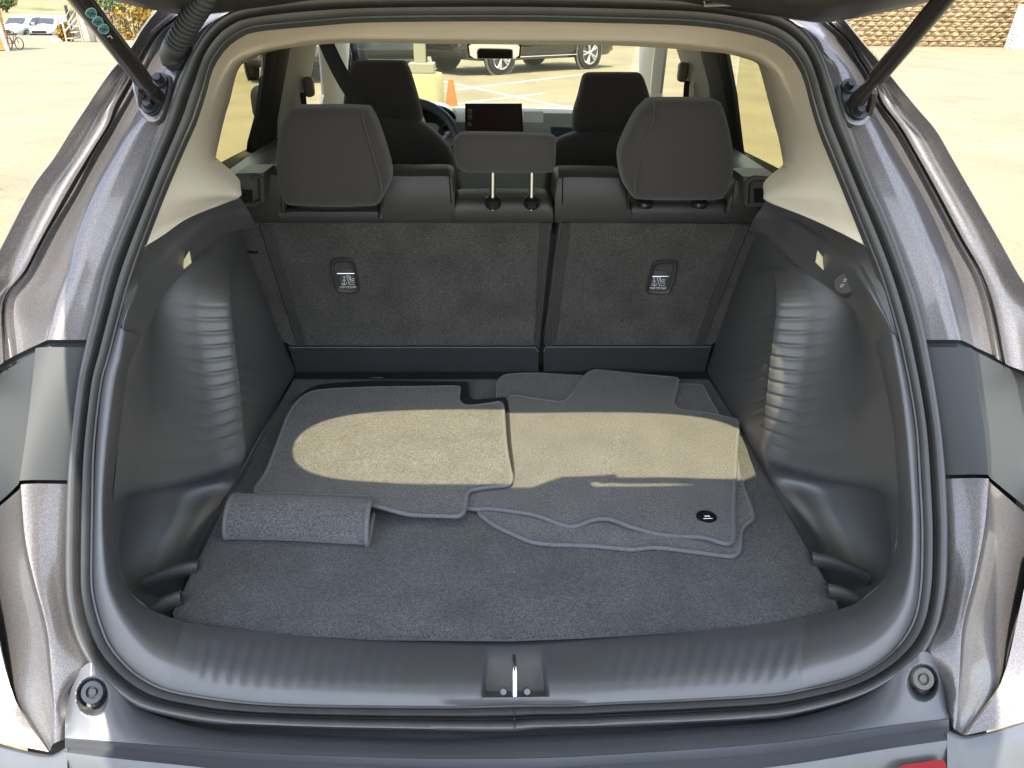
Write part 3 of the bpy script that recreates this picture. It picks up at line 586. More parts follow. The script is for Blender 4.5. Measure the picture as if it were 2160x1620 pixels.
# ---- shoulders: dark ledge under the pale pillar trims, both sides
def shoulder(Bl,Rl,Cl,ob,orr,oc):
    r0=[(*p,o) for p,o in zip(Bl,ob)]; r1=[(*p,o) for p,o in zip(Rl,orr)]; r2=[(*p,o) for p,o in zip(Cl,oc)]
    mid=[((a[0]+b[0])/2,(a[1]+b[1])/2,(a[2]+b[2])/2+.006) for a,b in zip(r0,r1)]
    return grid([r0,mid,r1,r2],6,8)
obR=[.36,.31,.25,.19,.13,.08,.03,.01,0,0,0]; 
B1=[(1616,424),(1650,436),(1700,456),(1740,474),(1770,488),(1800,504),(1832,522),(1850,567),(1867,617),(1887,687),(1897,725)]
R1=[(1590,462),(1632,463),(1668,474),(1705,500),(1735,525),(1762,548),(1795,568),(1818,600),(1838,630),(1862,668),(1880,702)]
C1=[(1580,486),(1612,494),(1640,516),(1672,550),(1702,575),(1735,598),(1765,620),(1792,642),(1812,664),(1832,698),(1845,725)]
P('shoulder_ledge',shoulder(B1,R1,C1,obR,[.44,.38,.29,.215,.15,.10,.05,.02,0,-.006,-.006],[.52,.44,.36,.28,.21,.165,.125,.10,.088,.078,.075]),M_PLASTIC,angle=50)
B0=[(508,418),(478,427),(437,440),(400,458),(370,478),(340,498),(303,520),(290,560),(272,605),(258,655),(250,685)]
R0=[(530,455),(490,459),(452,470),(420,490),(385,520),(345,558),(310,594),(292,622),(276,650),(266,678),(262,698)]
C0=[(540,480),(495,487),(462,500),(436,520),(405,548),(385,575),(360,605),(340,630),(325,655),(310,685),(300,705)]
P('shoulder_ledge',shoulder(B0,R0,C0,obR,[.44,.38,.29,.215,.15,.10,.05,.02,0,-.006,-.006],[.52,.44,.36,.28,.21,.165,.125,.10,.088,.078,.075]),M_PLASTIC,angle=50)

# ---- pale pillar trim and headliner edge
def pair3(A,o0,o1,o2,nv=6,name='pillar_trim',m=M_BEIGE):
    r=[[(*a[0],o0[i]),] for i,a in enumerate(A)]
    G=[[(*a[0],o0[i]-.01) for i,a in enumerate(A)],[(*a[0],o0[i]) for i,a in enumerate(A)]]
    return G
AR=[((1080,38),(1080,84),(1080,94)),((1305,42),(1290,86),(1287,96)),((1455,47),(1415,91),(1405,102)),((1555,60),(1490,99),(1480,108)),((1620,77),(1548,107),(1530,113)),((1670,110),(1600,124),(1570,123)),((1690,140),(1635,152),(1594,132)),((1702,170),(1650,180),(1603,147)),((1715,220),(1670,222),(1622,218)),((1732,275),(1684,270),(1636,270)),((1750,320),(1689,305),(1642,291)),((1765,357),(1676,348),(1651,340)),((1775,380),(1652,374),(1654,367)),((1785,405),(1625,396),(1640,385)),((1793,430),(1613,414),(1622,405)),((1803,455),(1622,427),(1625,420)),((1812,475),(1700,457),(1702,452)),((1822,498),(1768,488),(1770,480)),((1832,522),(1828,519),(1830,512))]
o0=[0]*19; o1=[.11,.11,.115,.13,.15,.18,.21,.23,.27,.30,.31,.315,.315,.31,.31,.30,.17,.06,.005]
o2X=.60
def dpillar(A,side,name):
    rows=[[],[],[],[],[]]
    for i,(a,b_,c) in enumerate(A):
        p0=onS(a[0]+(a[0]-1075)*.006,a[1]+(a[1]-800)*.006,.003); p1=onS(*b_,o1[i])
        if i<5: p2=onS(*c,.16+.02*i)
        elif i<12: p2=onX(*c,side*o2X)
        else: p2=p1+Vector((side*.03,.10,0))
        if i in (5,): p2=onS(*c,.16+.1).lerp(onX(*c,side*o2X),.5)
        m=p0.lerp(p1,.5)+SN*(.012 if i<16 else .002); m2=p0.lerp(p1,.85)+SN*(.008 if i<16 else 0)
        rows[0].append(p0-SN*.012); rows[1].append(m); rows[2].append(m2); rows[3].append(p1); rows[4].append(p2)
    return grid3([rows[0],[p+SN*.011 for p in rows[0]],rows[1],rows[2],rows[3],[a.lerp(b_,.4) for a,b_ in zip(rows[3],rows[4])],rows[4]],4,6)
AL=[((1080,38),(1080,84),(1080,94)),((900,39),(900,83),(900,92)),((790,40),(740,82),(740,91)),((665,48),(650,87),(665,95)),((580,55),(590,98),(612,101)),((540,60),(545,110),(575,108)),((500,75),(500,130),(540,120)),((470,100),(476,160),(505,143)),((445,140),(456,205),(485,212)),((432,187),(443,245),(475,245)),((410,255),(438,290),(464,290)),((390,300),(440,330),(456,328)),((372,342),(455,355),(453,344)),((352,388),(492,388),(470,375)),((337,425),(508,412),(500,400)),((322,465),(480,427),(480,418)),((312,490),(400,458),(400,450)),((307,508),(345,495),(345,488)),((303,522),(306,519),(306,512))]
P('pillar_trim',dpillar(AR,1,'r'),M_BEIGE,angle=60); P('pillar_trim',dpillar(AL,-1,'l'),M_BEIGE,angle=60)
# roof lining and outer roof
hl_=[]
for y,z,w in ((1.43,1.512,.60),(1.6,1.535,.60),(2.2,1.56,.62),(2.9,1.55,.62),(3.25,1.515,.58)):
    hl_.append([Vector((x,y,z-.03*abs(x/w)**3)) for x in [w*(-1+2*k/12) for k in range(13)]])
P('headliner',loft(hl_,closed=False),M_HEADL)
rf=[]
for y,z,w in ((1.33,1.60,.50),(1.36,1.65,.54),(1.7,1.68,.62),(2.2,1.69,.65),(2.9,1.67,.64),(3.3,1.62,.60),(3.42,1.575,.57)):
    rf.append([Vector((w*math.sin(t)*1.0,y,z-(1-math.cos(t))*.10)) for t in [(-1+2*k/16)*1.45 for k in range(17)]])
P('roof_panel',loft(rf,closed=False),M_PAINT)

def wrap(vf,nc,s,last=True,xt=None):
    # the skin turns forward from the outer column of a panel and runs along the flank
    vs,fs=vf; nr=len(vs)//nc; c0=nc-1 if last else 0; k=len(vs); out=list(vs)
    for i in range(nr):
        p=vs[i*nc+c0]; x=s*xt if xt else p.x+s*.015
        for t,dy in ((.25,.02),(.7,.10),(1,.30),(1.0,.75)): out.append(Vector((p.x+(x-p.x)*t,p.y+dy,p.z)))
    f2=list(fs)
    for i in range(nr-1):
        a=[i*nc+c0]+[k+i*4+j for j in range(4)]; b_=[(i+1)*nc+c0]+[k+(i+1)*4+j for j in range(4)]
        f2+=[(a[j],a[j+1],b_[j+1],b_[j]) for j in range(4)]
    return out,f2
# ---- painted body round the opening
L_=[[(540,20,.012),(500,12,.01),(455,12,.03),(420,14,.05),(390,16,.04),(335,15,.09)],[(450,62,.012),(420,60,.0),(385,62,.02),(350,66,.05),(325,65,.035),(300,62,.10)],[(405,125,.01),(385,118,.0),(350,115,.02),(315,120,.05),(290,112,.035),(275,102,.10)],[(390,155,.01),(365,160,.0),(330,165,.02),(290,170,.05),(265,170,.035),(225,162,.10)],[(375,187,.01),(345,215,.0),(300,215,.02),(262,222,.05),(235,225,.035),(178,232,.10)],[(350,270,.01),(285,272,.0),(265,275,.018),(238,262,.05),(225,262,.038),(145,282,.10)],[(325,330,.01),(252,325,0),(235,325,.018),(203,320,.05),(190,318,.038),(112,335,.10)],[(297,402,.01),(207,405,0),(190,405,.018),(160,405,.05),(138,400,.038),(65,400,.10)],[(250,512,.01),(168,500,0),(150,500,.018),(95,510,.05),(82,505,.038),(0,525,.10)],[(225,580,.01),(152,570,-.003),(135,570,.015),(62,575,.05),(48,570,.042),(-50,620,.10)],[(207,655,.01),(125,640,-.006),(110,640,.012),(20,640,.05),(0,640,.05),(-90,690,.11)],[(190,717,.01),(104,717,-.01),(90,722,.01),(30,750,.045),(-2,770,.055),(-92,815,.11)]]
R_l=[[(1620,35,.012),(1660,30,.01),(1700,35,.03),(1730,42,.05),(1755,42,.04),(1780,40,.09)],[(1695,77,.012),(1725,75,.0),(1750,78,.02),(1780,85,.05),(1800,88,.035),(1820,90,.10)],[(1712,97,.01),(1745,110,0),(1780,115,.02),(1800,120,.05),(1825,128,.035),(1855,130,.10)],[(1730,132,.01),(1775,145,0),(1800,150,.02),(1830,165,.05),(1850,172,.035),(1895,180,.10)],[(1745,170,.01),(1790,190,0),(1815,195,.02),(1848,215,.05),(1868,218,.035),(1935,228,.10)],[(1767,237,.01),(1836,262,0),(1850,262,.018),(1888,268,.05),(1905,268,.038),(1975,275,.10)],[(1795,307,.01),(1867,325,0),(1882,325,.018),(1922,325,.05),(1938,325,.038),(2010,335,.10)],[(1835,405,.01),(1910,405,0),(1926,405,.018),(1965,405,.05),(1983,405,.038),(2052,408,.10)],[(1880,505,.01),(1955,505,0),(1970,505,.018),(2018,505,.05),(2035,503,.038),(2108,505,.10)],[(1905,572,.01),(1982,572,-.003),(2000,572,.015),(2055,575,.05),(2075,572,.042),(2150,580,.10)],[(1927,642,.01),(2002,642,-.006),(2018,645,.012),(2080,655,.05),(2105,650,.05),(2205,670,.11)],[(1944,717,.01),(2020,717,-.01),(2038,722,.01),(2100,755,.045),(2130,772,.055),(2222,805,.11)]]
def bead(G,s):
    out=[]
    for r in G:
        a,b_=r[3],r[4]
        # a folded weld flange: two bright ridges with a dark groove between
        m=lambda t,o:(a[0]+(b_[0]-a[0])*t,a[1]+(b_[1]-a[1])*t,a[2]+(b_[2]-a[2])*t+o)
        w0=r[2]; pre=(a[0]*.75+w0[0]*.25,a[1]*.75+w0[1]*.25,a[2]+.004)
        out.append([(r[0][0]-s*30,r[0][1],r[0][2]+.03),r[0],(r[0][0]*.5+r[1][0]*.5,r[0][1]*.5+r[1][1]*.5,(r[0][2]+r[1][2])*.5-.002),r[1],r[2],pre,m(.12,-.004),m(.3,-.006),m(.48,.004),m(.6,.0),m(.78,-.008),m(1.,.004),m(1.5,.012) if False else (b_[0]*.6+r[5][0]*.4,b_[1]*.6+r[5][1]*.4,b_[2]-.002),(b_[0]*.10+r[5][0]*.90,b_[1]*.10+r[5][1]*.90,r[5][2]-.088),(r[5][0],r[5][1],r[5][2]-.082),(r[5][0]+s*4,r[5][1],r[5][2]+.03)])
    return out
bl_,br_=bead(L_,-1),bead(R_l,1)
body=P('rear_body_panel',wrap(grid(bl_,5,3),(len(bl_[0])-1)*3+1,-1),M_PAINT,angle=50); P('rear_body_panel',wrap(grid(br_,5,3),(len(br_[0])-1)*3+1,1),M_PAINT,angle=50)
def plainpanel(G,s,name,m,nu=5,nv=4,back=.05,steep=(.03,.055,.07,.08)):
    G=[[(a,b_,o+(steep[i] if k==3 else (steep[i]*1.2 if k>3 else 0))) for k,(a,b_,o) in enumerate(r)] for i,r in enumerate(G)]
    out=[[(r[0][0]-s*25,r[0][1],r[0][2]+.03)]+list(r)+[(r[-1][0]+s*3,r[-1][1],r[-1][2]+back)] for r in G]
    g_=grid(out,nu,nv,linv=False)
    return P(name,wrap(g_,(len(out[0])-1)*nv+1,s,True,.86) if name=='lamp_recess_panel' else g_,m,angle=45)
plainpanel([[(189,733,.004),(83,733,-.012),(71,745,.004),(0,787,.045),(-92,832,.10)],[(172,810,0),(75,810,-.022),(62,815,-.004),(-15,830,.04),(-110,860,.10)],[(160,910,-.003),(64,905,-.032),(51,912,-.014),(-25,930,.03),(-120,960,.10)],[(151,1013,-.005),(50,1013,-.043),(38,1022,-.026),(0,1058,.0),(-95,1128,.06)]],-1,'lamp_recess_panel',M_BLKPANEL)
plainpanel([[(1947,733,.004),(2042,733,-.012),(2056,740,.004),(2145,785,.045),(2232,822,.10)],[(1963,820,0),(2055,822,-.022),(2069,828,-.004),(2150,850,.04),(2240,870,.10)],[(1978,915,-.003),(2069,912,-.032),(2085,920,-.014),(2155,940,.03),(2250,960,.10)],[(1986,1002,-.005),(2077,1001,-.043),(2091,1010,-.026),(2155,1062,.0),(2240,1128,.06)]],1,'lamp_recess_panel',M_BLKPANEL)
plainpanel([[(150,1021,-.005),(52,1021,-.048),(39,1034,-.028),(-20,1084,.0)],[(146,1110,-.006),(60,1130,-.050),(45,1137,-.030),(-30,1180,-.006)],[(146,1215,-.006),(76,1215,-.052),(61,1220,-.032),(-25,1262,-.008)],[(160,1320,-.008),(104,1325,-.054),(89,1330,-.036),(-2,1340,-.012)],[(188,1400,-.014),(115,1415,-.056),(99,1420,-.040),(15,1408,-.018)],[(146,1460,-.03),(118,1490,-.057),(103,1493,-.046),(36,1478,-.026)],[(136,1560,-.05),(118,1566,-.058),(110,1572,-.056),(106,1583,-.054)]],-1,'lower_quarter_panel',M_PAINT,back=.02,steep=(.075,.065,.06,.05,.035,.015,0))
plainpanel([[(1988,1010,-.005),(2078,1009,-.048),(2091,1020,-.028),(2160,1080,.0)],[(1991,1110,-.006),(2070,1110,-.050),(2086,1116,-.030),(2176,1150,-.006)],[(1989,1215,-.006),(2051,1215,-.052),(2067,1220,-.032),(2168,1225,-.008)],[(1977,1300,-.008),(2027,1312,-.054),(2043,1316,-.036),(2146,1290,-.012)],[(1948,1374,-.014),(2019,1390,-.056),(2035,1395,-.040),(2127,1365,-.018)],[(1990,1440,-.03),(2019,1445,-.057),(2034,1450,-.046),(2107,1441,-.026)],[(2003,1520,-.05),(2013,1538,-.058),(2021,1543,-.056),(2032,1550,-.054)]],1,'lower_quarter_panel',M_PAINT,back=.02,steep=(.075,.065,.06,.05,.035,.015,0))
# inner quarter metal closing the gaps behind the shut lines
P('inner_quarter_metal',grid([[(215,700,.10),(100,700,.12),(10,740,.19)],[(185,900,.09),(100,900,.10),(0,930,.17)],[(185,1150,.08),(100,1150,.06),(0,1150,.12)],[(200,1380,.07),(100,1400,.04),(40,1400,.06)],[(160,1600,.03),(120,1604,.02),(60,1600,.02)]],4,3),M_PLASTIC)
P('inner_quarter_metal',grid([[(1925,700,.10),(2030,700,.12),(2120,740,.19)],[(1955,900,.09),(2040,900,.10),(2140,930,.17)],[(1960,1150,.08),(2040,1150,.06),(2140,1150,.12)],[(1945,1380,.07),(2040,1390,.04),(2100,1390,.06)],[(1985,1560,.03),(2020,1564,.02),(2080,1550,.02)]],4,3),M_PLASTIC)
# shut-line steps between the panels
for s,G in ((-1,[(189,718),(104,718),(30,751),(-92,816)]),(1,[(1945,718),(2022,718),(2045,727),(2222,806)])):
    G=[(*p,o) for p,o in zip(G,(.0,-.012,.045,.11) if s<0 else (.0,-.012,.012,.11))]
    P('shut_line_step',grid([[(a,b_,o) for a,b_,o in G],[(a,b_+6,o+.014) for a,b_,o in G],[(a,b_+17,o+.012) for a,b_,o in G]],1,6,linu=True,linv=True),M_BLKPANEL,smooth=False)
# outer body side behind the corner of the bumper, left and right, and the flanks running forward
def flank(s):
    R=[]
    for y,x,zs in ((1.02,.66,(.30,.52,.66,.72,.74,.76)),(1.10,.74,(.30,.55,.76,.84,.88,.90)),(1.25,.82,(.30,.55,.8,.93,1.0,1.03)),(1.5,.875,(.30,.55,.8,.97,1.07,1.15)),(2.0,.89,(.30,.55,.8,.97,1.07,1.15)),(3.2,.89,(.30,.55,.8,.97,1.05,1.11)),(4.2,.88,(.30,.55,.75,.88,.95,.99)),(4.9,.72,(.30,.5,.65,.75,.80,.83))):
        R.append([Vector((s*(x-.05*abs(z-.8)**1.2-(0.06 if k==5 else 0)),y,z)) for k,z in enumerate(zs)])
    return grid3(R,5,4)
P('body_side',flank(-1),M_PAINT); P('body_side',flank(1),M_PAINT)
hd=[]
for y,z,w in ((3.75,1.10,.80),(4.2,1.02,.80),(4.7,.93,.76),(4.95,.80,.70),(5.0,.5,.66)):
    hd.append([Vector((w*(-1+k/6),y,z+.03*(1-(-1+k/6)**2))) for k in range(13)])
P('bonnet',loft(hd,closed=False),M_PAINT)
P('underbody',box((0,2.8,.30),(1.70,4.2,.04)),M_PLASTIC,smooth=False)
for s in (-1,1):
    for y in (1.45,4.1): wheel((s*.83,y,.34),.34,s,car)

# ---- rear bumper: deck, fold, ledge and skin
bx=[137,180,225,290,375,450,540,690,840,940,1080,1180,1280,1430,1560,1620,1700,1775,1832,1890,1945,1975,2002]
def lerpc(T_,x):
    for (a,b_),(c,d) in zip(T_,T_[1:]):
        if x<=c: return b_+(d-b_)*max(0,(x-a)/(c-a))
    return T_[-1][1]
def bez(T_):
    Q=crl([Vector((a,b_,0)) for a,b_ in T_],8); return lambda x: lerpc([(q.x,q.y) for q in Q],x)
d0=bez([(135,1478),(142,1470),(150,1440),(163,1418),(188,1398),(198,1404),(225,1436),(260,1470),(300,1496),(375,1523),(450,1539),(540,1547),(790,1557),(940,1560),(1080,1554),(1280,1547),(1430,1538),(1620,1524),(1700,1509),(1775,1487),(1832,1459),(1885,1424),(1922,1396),(1948,1374),(1975,1392),(1990,1440),(2003,1510),(2010,1520)])
d1=bez([(130,1556),(225,1563),(380,1575),(540,1586),(840,1597),(1080,1598),(1280,1590),(1620,1566),(1870,1531),(2010,1514)])
d2=bez([(130,1571),(225,1580),(380,1593),(540,1606),(840,1619),(1080,1624),(1280,1616),(1620,1592),(1870,1554),(2010,1536)])
d3=bez([(130,1586),(225,1598),(380,1614),(540,1630),(840,1650),(1080,1656),(1280,1648),(1620,1619),(1870,1580),(2010,1560)])
def deck_d(px,py):
    o=0.
    for cx,cy,rx,ry in ((195,1469,36,42),(1947,1440,35,41)):
        e_=ell(px,py,cx,cy,rx,ry)
        if e_<1.05: o+=.040*(1-smooth(.55,1.0,e_))
    return o
xs=[137+ (2002-137)*i/260 for i in range(261)]
xs=sorted(set(xs+[150+i*2.2 for i in range(42)]+[1900+i*2.2 for i in range(44)]))
rows=[]
for u in [k/44 for k in range(45)]:
    rows.append([(x,d0(x)+(d1(x)-d0(x))*u, (-.022 if True else 0)+(.028*smooth(235,330,x)*(1-smooth(1800,1905,x)))*(1-u)**1.5 -.034*u-.004) for x in xs])
def rawgrid(rows,disp=None):
    vs=[];nc=len(rows[0])
    for r in rows:
        for a,b_,o in r: vs.append(onS(a,b_,o+(disp(a,b_) if disp else 0)))
    return vs,[(i*nc+j,i*nc+j+1,(i+1)*nc+j+1,(i+1)*nc+j) for i in range(len(rows)-1) for j in range(nc-1)]
pre=[[(x,d0(x)-1,o[2]+.045) for x,o in zip(xs,rows[0])]]
bum=P('bumper_deck',rawgrid(pre+rows,deck_d),M_BUMPER,angle=35)
dk=[[(x,d1(x),-.060) for x in xs],[(x,d1(x)+2.5,-.064) for x in xs],[(x,d2(x)-3,-.060) for x in xs],[(x,d2(x),-.064) for x in xs],[(x,d2(x)+3,-.070) for x in xs],[(x,d3(x)-3,-.098) for x in xs],[(x,d3(x),-.104) for x in xs],[(x,d3(x)+14,-.105) for x in xs],[(x,d3(x)+90,-.085) for x in xs],[(x,d3(x)+330,-.02) for x in xs]]
P('bumper_skin',rawgrid(dk),M_BUMPER,angle=30)
# bumper corners wrapping outward
def corner(s,A,Bq,Cq):
    return grid([A,Bq,Cq],5,6)
P('bumper_corner',wrap(grid([[(142,1574,-.062),(120,1588,-.066),(100,1592,-.064),(40,1580,-.052),(-20,1562,-.035),(-120,1525,.0)],[(142,1590,-.104),(120,1604,-.100),(95,1608,-.092),(40,1598,-.08),(-20,1582,-.06),(-120,1545,-.02)],[(142,1700,-.10),(120,1710,-.10),(95,1712,-.097),(40,1702,-.085),(-20,1690,-.065),(-120,1650,-.02)]],4,5),26,-1,True,.84),M_BUMPER)
P('bumper_corner',wrap(grid([[(1998,1538,-.062),(2018,1549,-.066),(2040,1553,-.064),(2095,1542,-.05),(2165,1520,-.03),(2270,1480,.0)],[(1998,1560,-.104),(2018,1568,-.100),(2042,1570,-.092),(2100,1556,-.08),(2170,1534,-.06),(2270,1495,-.02)],[(1998,1680,-.10),(2018,1690,-.10),(2045,1690,-.097),(2100,1680,-.085),(2170,1660,-.065),(2270,1610,-.02)]],4,5),26,1,True,.84),M_BUMPER)
# painted quarter below the corner edges
P('quarter_corner',wrap(grid([[(-95,1090,.01),(-60,1130,.004),(-34,1180,.0),(-33,1180,.06)],[(-95,1300,-.012),(-40,1310,-.010),(-5,1340,-.009),(-4,1340,.04)],[(-95,1420,-.030),(-30,1440,-.026),(33,1478,-.022),(34,1478,-.008)],[(-95,1535,-.054),(0,1566,-.053),(103,1586,-.052),(104,1586,-.050)]],4,4,linv=True),13,-1,False,.84),M_PAINT)
P('quarter_corner',wrap(grid([[(2250,1090,.01),(2210,1120,.004),(2179,1150,.0),(2178,1150,.06)],[(2250,1290,-.012),(2200,1290,-.010),(2150,1290,-.009),(2149,1290,.04)],[(2250,1400,-.028),(2170,1430,-.025),(2111,1441,-.022),(2110,1441,-.008)],[(2250,1495,-.054),(2150,1526,-.053),(2036,1551,-.052),(2035,1551,-.050)]],4,4,linv=True),13,1,False,.84),M_PAINT)
P('rear_reflector',grid([[(1908,1613,-.112),(1950,1607,-.112),(1984,1603,-.112),(1994,1608,-.110)],[(1893,1622,-.112),(1950,1619,-.112),(1988,1617,-.112),(1996,1618,-.110)],[(1880,1650,-.112),(1950,1650,-.112),(1988,1650,-.112),(1996,1650,-.110)]],4,4),M_RED)
# bump stops in their cups
for cx,cy in ((202,1457),(1940,1429)):
    c=onS(cx,cy,-.022); q=P('bump_stop',lathe(c+SN*-.012,SN,[(0,.020),(.0045,.020),(.005,.017),(.0075,.017),(.008,.021),(.0135,.0215),(.0145,.019),(.0145,-.03)],40),M_STEEL if cx<1000 else mat('bump_stop_grey',(.12,.115,.10),.5))
    P('bump_stop_screw',lathe(c+SN*-.012,SN,[(0,.0165),(.0022,.0165),(.0028,.0195),(.0042,.0198),(.0045,.017)],6),M_CHROME,q)

# ================================================================== cargo bay
FZ=.758                                   # height of the cargo floor
# side walls: wheel-arch bulge facing the opening, ribbed where it turns forward, pocket behind it
def wall(s):
    m=lambda x: x                          # pixel columns are given per side
    if s>0:
        rim=[(1580,486,.52),(1612,494,.44),(1640,516,.36),(1672,550,.28),(1702,575,.21),(1735,598,.165),(1765,620,.125),(1792,642,.10),(1812,664,.088),(1832,698,.078),(1845,725,.076),(1860,775,.076),(1869,820,.076),(1885,910,.076),(1893,1020,.076),(1895,1090,.077),(1885,1175,.08),(1862,1225,.085),(1815,1267,.1)]
        inner=[(1600,485),(1592,505),(1580,530),(1568,560),(1556,590),(1545,620),(1535,650),(1524,680),(1513,710),(1502,745),(1490,780)]
        fl=[(1512,822),(1532,856),(1557,898),(1585,945),(1622,1010),(1658,1075),(1712,1170),(1772,1282)]
    else:
        rim=[(540,480,.52),(495,487,.44),(462,500,.36),(436,520,.28),(405,548,.21),(385,575,.165),(360,605,.125),(340,630,.10),(325,655,.088),(310,685,.078),(300,705,.076),(279,755,.076),(266,805,.076),(250,935,.076),(240,1035,.076),(237,1085,.077),(250,1185,.08),(272,1245,.085),(312,1282,.1)]
        inner=[(502,480),(510,505),(522,530),(534,560),(545,590),(556,620),(568,650),(580,680),(594,712),(608,745),(624,780)]
        fl=[(600,826),(580,862),(556,905),(530,950),(497,1010),(462,1075),(414,1170),(358,1298)]
    rimP=[onS(*r) for r in rim]; inP=[onT(px,py,1.688,.14) for px,py in inner]; flP=[onZ(px,py,FZ) for px,py in fl]
    rows=[]
    for i in range(19):
        r=rimP[i]; a=(inP[i] if i<11 else flP[i-11]).copy(); a.x=s*max(.488,min(abs(a.x),.60))
        if i<=14:
            k=smooth(2.0,6.5,i); zi=1.15+(.815-1.15)*max(0,i-4)/10; yc=1.30-(1.12-zi)*.36
            simple=[a,a.lerp(r,.25)+Vector((-s*.004,0,0)),a.lerp(r,.45),a.lerp(r,.55),a.lerp(r,.7),a.lerp(r,.86),r]
            c=Vector((s*(.498-.013*smooth(5,12,i)),yc,zi)); w1=a.lerp(c,.55); w1.x=s*.497; w2=c+Vector((s*.002,.035,0))
            t_=smooth(5,14,i); f0=Vector((s*(.545-.028*t_),yc-.035-.022*t_,zi+.01)); f1=Vector((s*(.588-.030*t_),yc*.5+r.y*.5-.01-.022*t_,zi*.55+r.z*.45)); b_=[a,w1,w2,c,f0,f1,r]
            rows.append([p.lerp(q,k) for p,q in zip(simple,b_)])
        else: rows.append(None)
    a=flP[4]; rows[15]=[a,a+Vector((s*.003,0,.012)),Vector((s*.500,1.190,.772)),Vector((s*.510,1.172,.780)),Vector((s*.568,1.125,.803)),Vector((s*.602,1.04,.862)),rimP[15]]
    a=flP[5]; rows[16]=[a,a+Vector((s*.008,.01,.002)),Vector((s*.512,1.140,.764)),Vector((s*.532,1.120,.766)),Vector((s*.578,1.085,.774)),Vector((s*.612,1.0,.825)),rimP[16]]
    a=flP[6]; rows[17]=[a,a+Vector((s*.012,0,-.012)),Vector((s*.530,1.035,.742)),Vector((s*.552,1.025,.732)),Vector((s*.590,.99,.735)),Vector((s*.612,.93,.77)),rimP[17]]
    a=flP[7]; rows[18]=[a,a+Vector((s*.01,0.01,-.03)),a+Vector((s*.02,0.01,-.045)),Vector((s*.535,.885,.71)),Vector((s*.545,.87,.715)),Vector((s*.556,.855,.735)),rimP[18]]
    def disp(u,v):
        # moulded ribs that run round the turned corner, fading upward, downward and along both faces
        i=u*18; j=v*6
        am=smooth(4.8,7.,i)*(1-smooth(12.3,13.6,i))*smooth(.7,2.4,j)*(1-smooth(3.2,4.6,j))
        return Vector((s*.0022,.0026,0))*am*max(0,math.cos(2*math.pi*(i*1.55+j*.20)))**2.5
    return grid3(rows,14,14,disp=disp)
P('side_trim_wall',wall(1),M_PLASTIC,angle=60); P('side_trim_wall',wall(-1),M_PLASTIC,angle=60)
# pocket ledges low in each corner
for s,A_ in ((-1,[((300,1222),(355,1202),(414,1190)),((315,1280),(345,1266),(378,1255))]),(1,[((1716,1172),(1775,1185),(1838,1212)),((1750,1240),(1785,1248),(1822,1262))])):
    for q,o in zip(A_,(.24,.16)):
        rr=crl([onS(*p,o) for p in q],6)
        e_=[p for p in rr]
        P('pocket_ledge',grid3([[p+Vector((0,.022,-.012)) for p in rr],[p+Vector((0,.010,.0)) for p in rr],[p+Vector((0,.004,-.001)) for p in rr],[p+Vector((0,.0,-.005)) for p in rr],[p+Vector((0,-.001,-.012)) for p in rr],[p+Vector((0,.004,-.026)) for p in rr]],2,1,linu=True),M_PLASTIC)
# carpeted load floor
co=[(627,782),(540,936),(450,1110),(357,1298),(362,1303),(410,1315),(540,1331),(790,1342),(1080,1344),(1230,1338),(1455,1326),(1620,1315),(1735,1296),(1772,1283),(1774,1277),(1680,1110),(1585,940),(1487,780)]
fl=dens([onZ(*p,FZ) for p in co],.02); n=len(fl); cc=sum(fl,Vector())/n
R=[[cc+(p-cc)*s_+Vector((0,0,z)) for p in fl] for s_,z in ((.001,0),(.5,0),(.97,0),(.992,-.0008),(.998,-.0025),(1,-.006),(.992,-.012))]
P('cargo_floor_carpet',loft(R),M_CARPET,angle=60)
P('floor_tray',box((0,1.2,FZ-.06),(1.12,1.15,.03)),M_PLASTIC,smooth=False)
P('floor_lift_tab',B().add(*tube([onZ(776,799,FZ+.001),onZ(781,797,FZ+.004),onZ(805,797,FZ+.004),onZ(810,799,FZ+.001)],.0018,6)),M_STEEL)
# dark board between the floor and the seat, seen behind the mats
P('floor_lid_board',prism([onZ(*p,FZ+.0015) for p in ((618,800),(627,783),(1487,781),(1497,800))],(0,0,.002)),M_MATD,smooth=False)

# ---- rear seat: left (wide) and right part, felt backing, vinyl caps, head restraints
Y0,SL=1.688,.14
def sT(px,py,o=0.): return onT(px,py,Y0+o,SL)
def seatpart(name,felt,flap,strips):
    # felt-covered back
    e=P(name,pillow([sT(*p) for p in felt],(0,.13,0),.004,n=120),M_BACK,angle=60); return e
SLf=P('seat_back',prism(dens([sT(*p) for p in ((496,468),(1163,470),(1160,500),(1136,733),(1136,738),(606,738),(560,640),(520,550),(498,500))],.05),(0,.10,0)),M_BACK,angle=40)
SRt=P('seat_back',prism(dens([sT(*p) for p in ((1182,470),(1628,474),(1622,510),(1575,610),(1508,735),(1147,738),(1147,733))],.05),(0,.10,0)),M_BACK,angle=40)
def strip(par,a,b_,c,d,k,name='grooved_strip'):
    # a-b top edge, d-c bottom edge, ribs running down
    bb=B(); q=[sT(*p,-.001) for p in (a,b_,c,d)]; bb.add([p for p in q]+[p+Vector((0,-.0035,0)) for p in q],[(0,1,2,3),(4,5,6,7),(0,1,5,4),(1,2,6,5),(2,3,7,6),(3,0,4,7)])
    for i in range(k):
        t=(i+.5)/k; p=q[0].lerp(q[1],t)+Vector((0,-.0035,0)); r=q[3].lerp(q[2],t)+Vector((0,-.0035,0)); bb.add(*tube([p,r],.0016,6))
    P(name,bb,M_VINYL,par)
strip(SLf,(549,474),(573,474),(648,733),(630,733),4); strip(SLf,(1140,470),(1164,470),(1137,733),(1127,733),5)
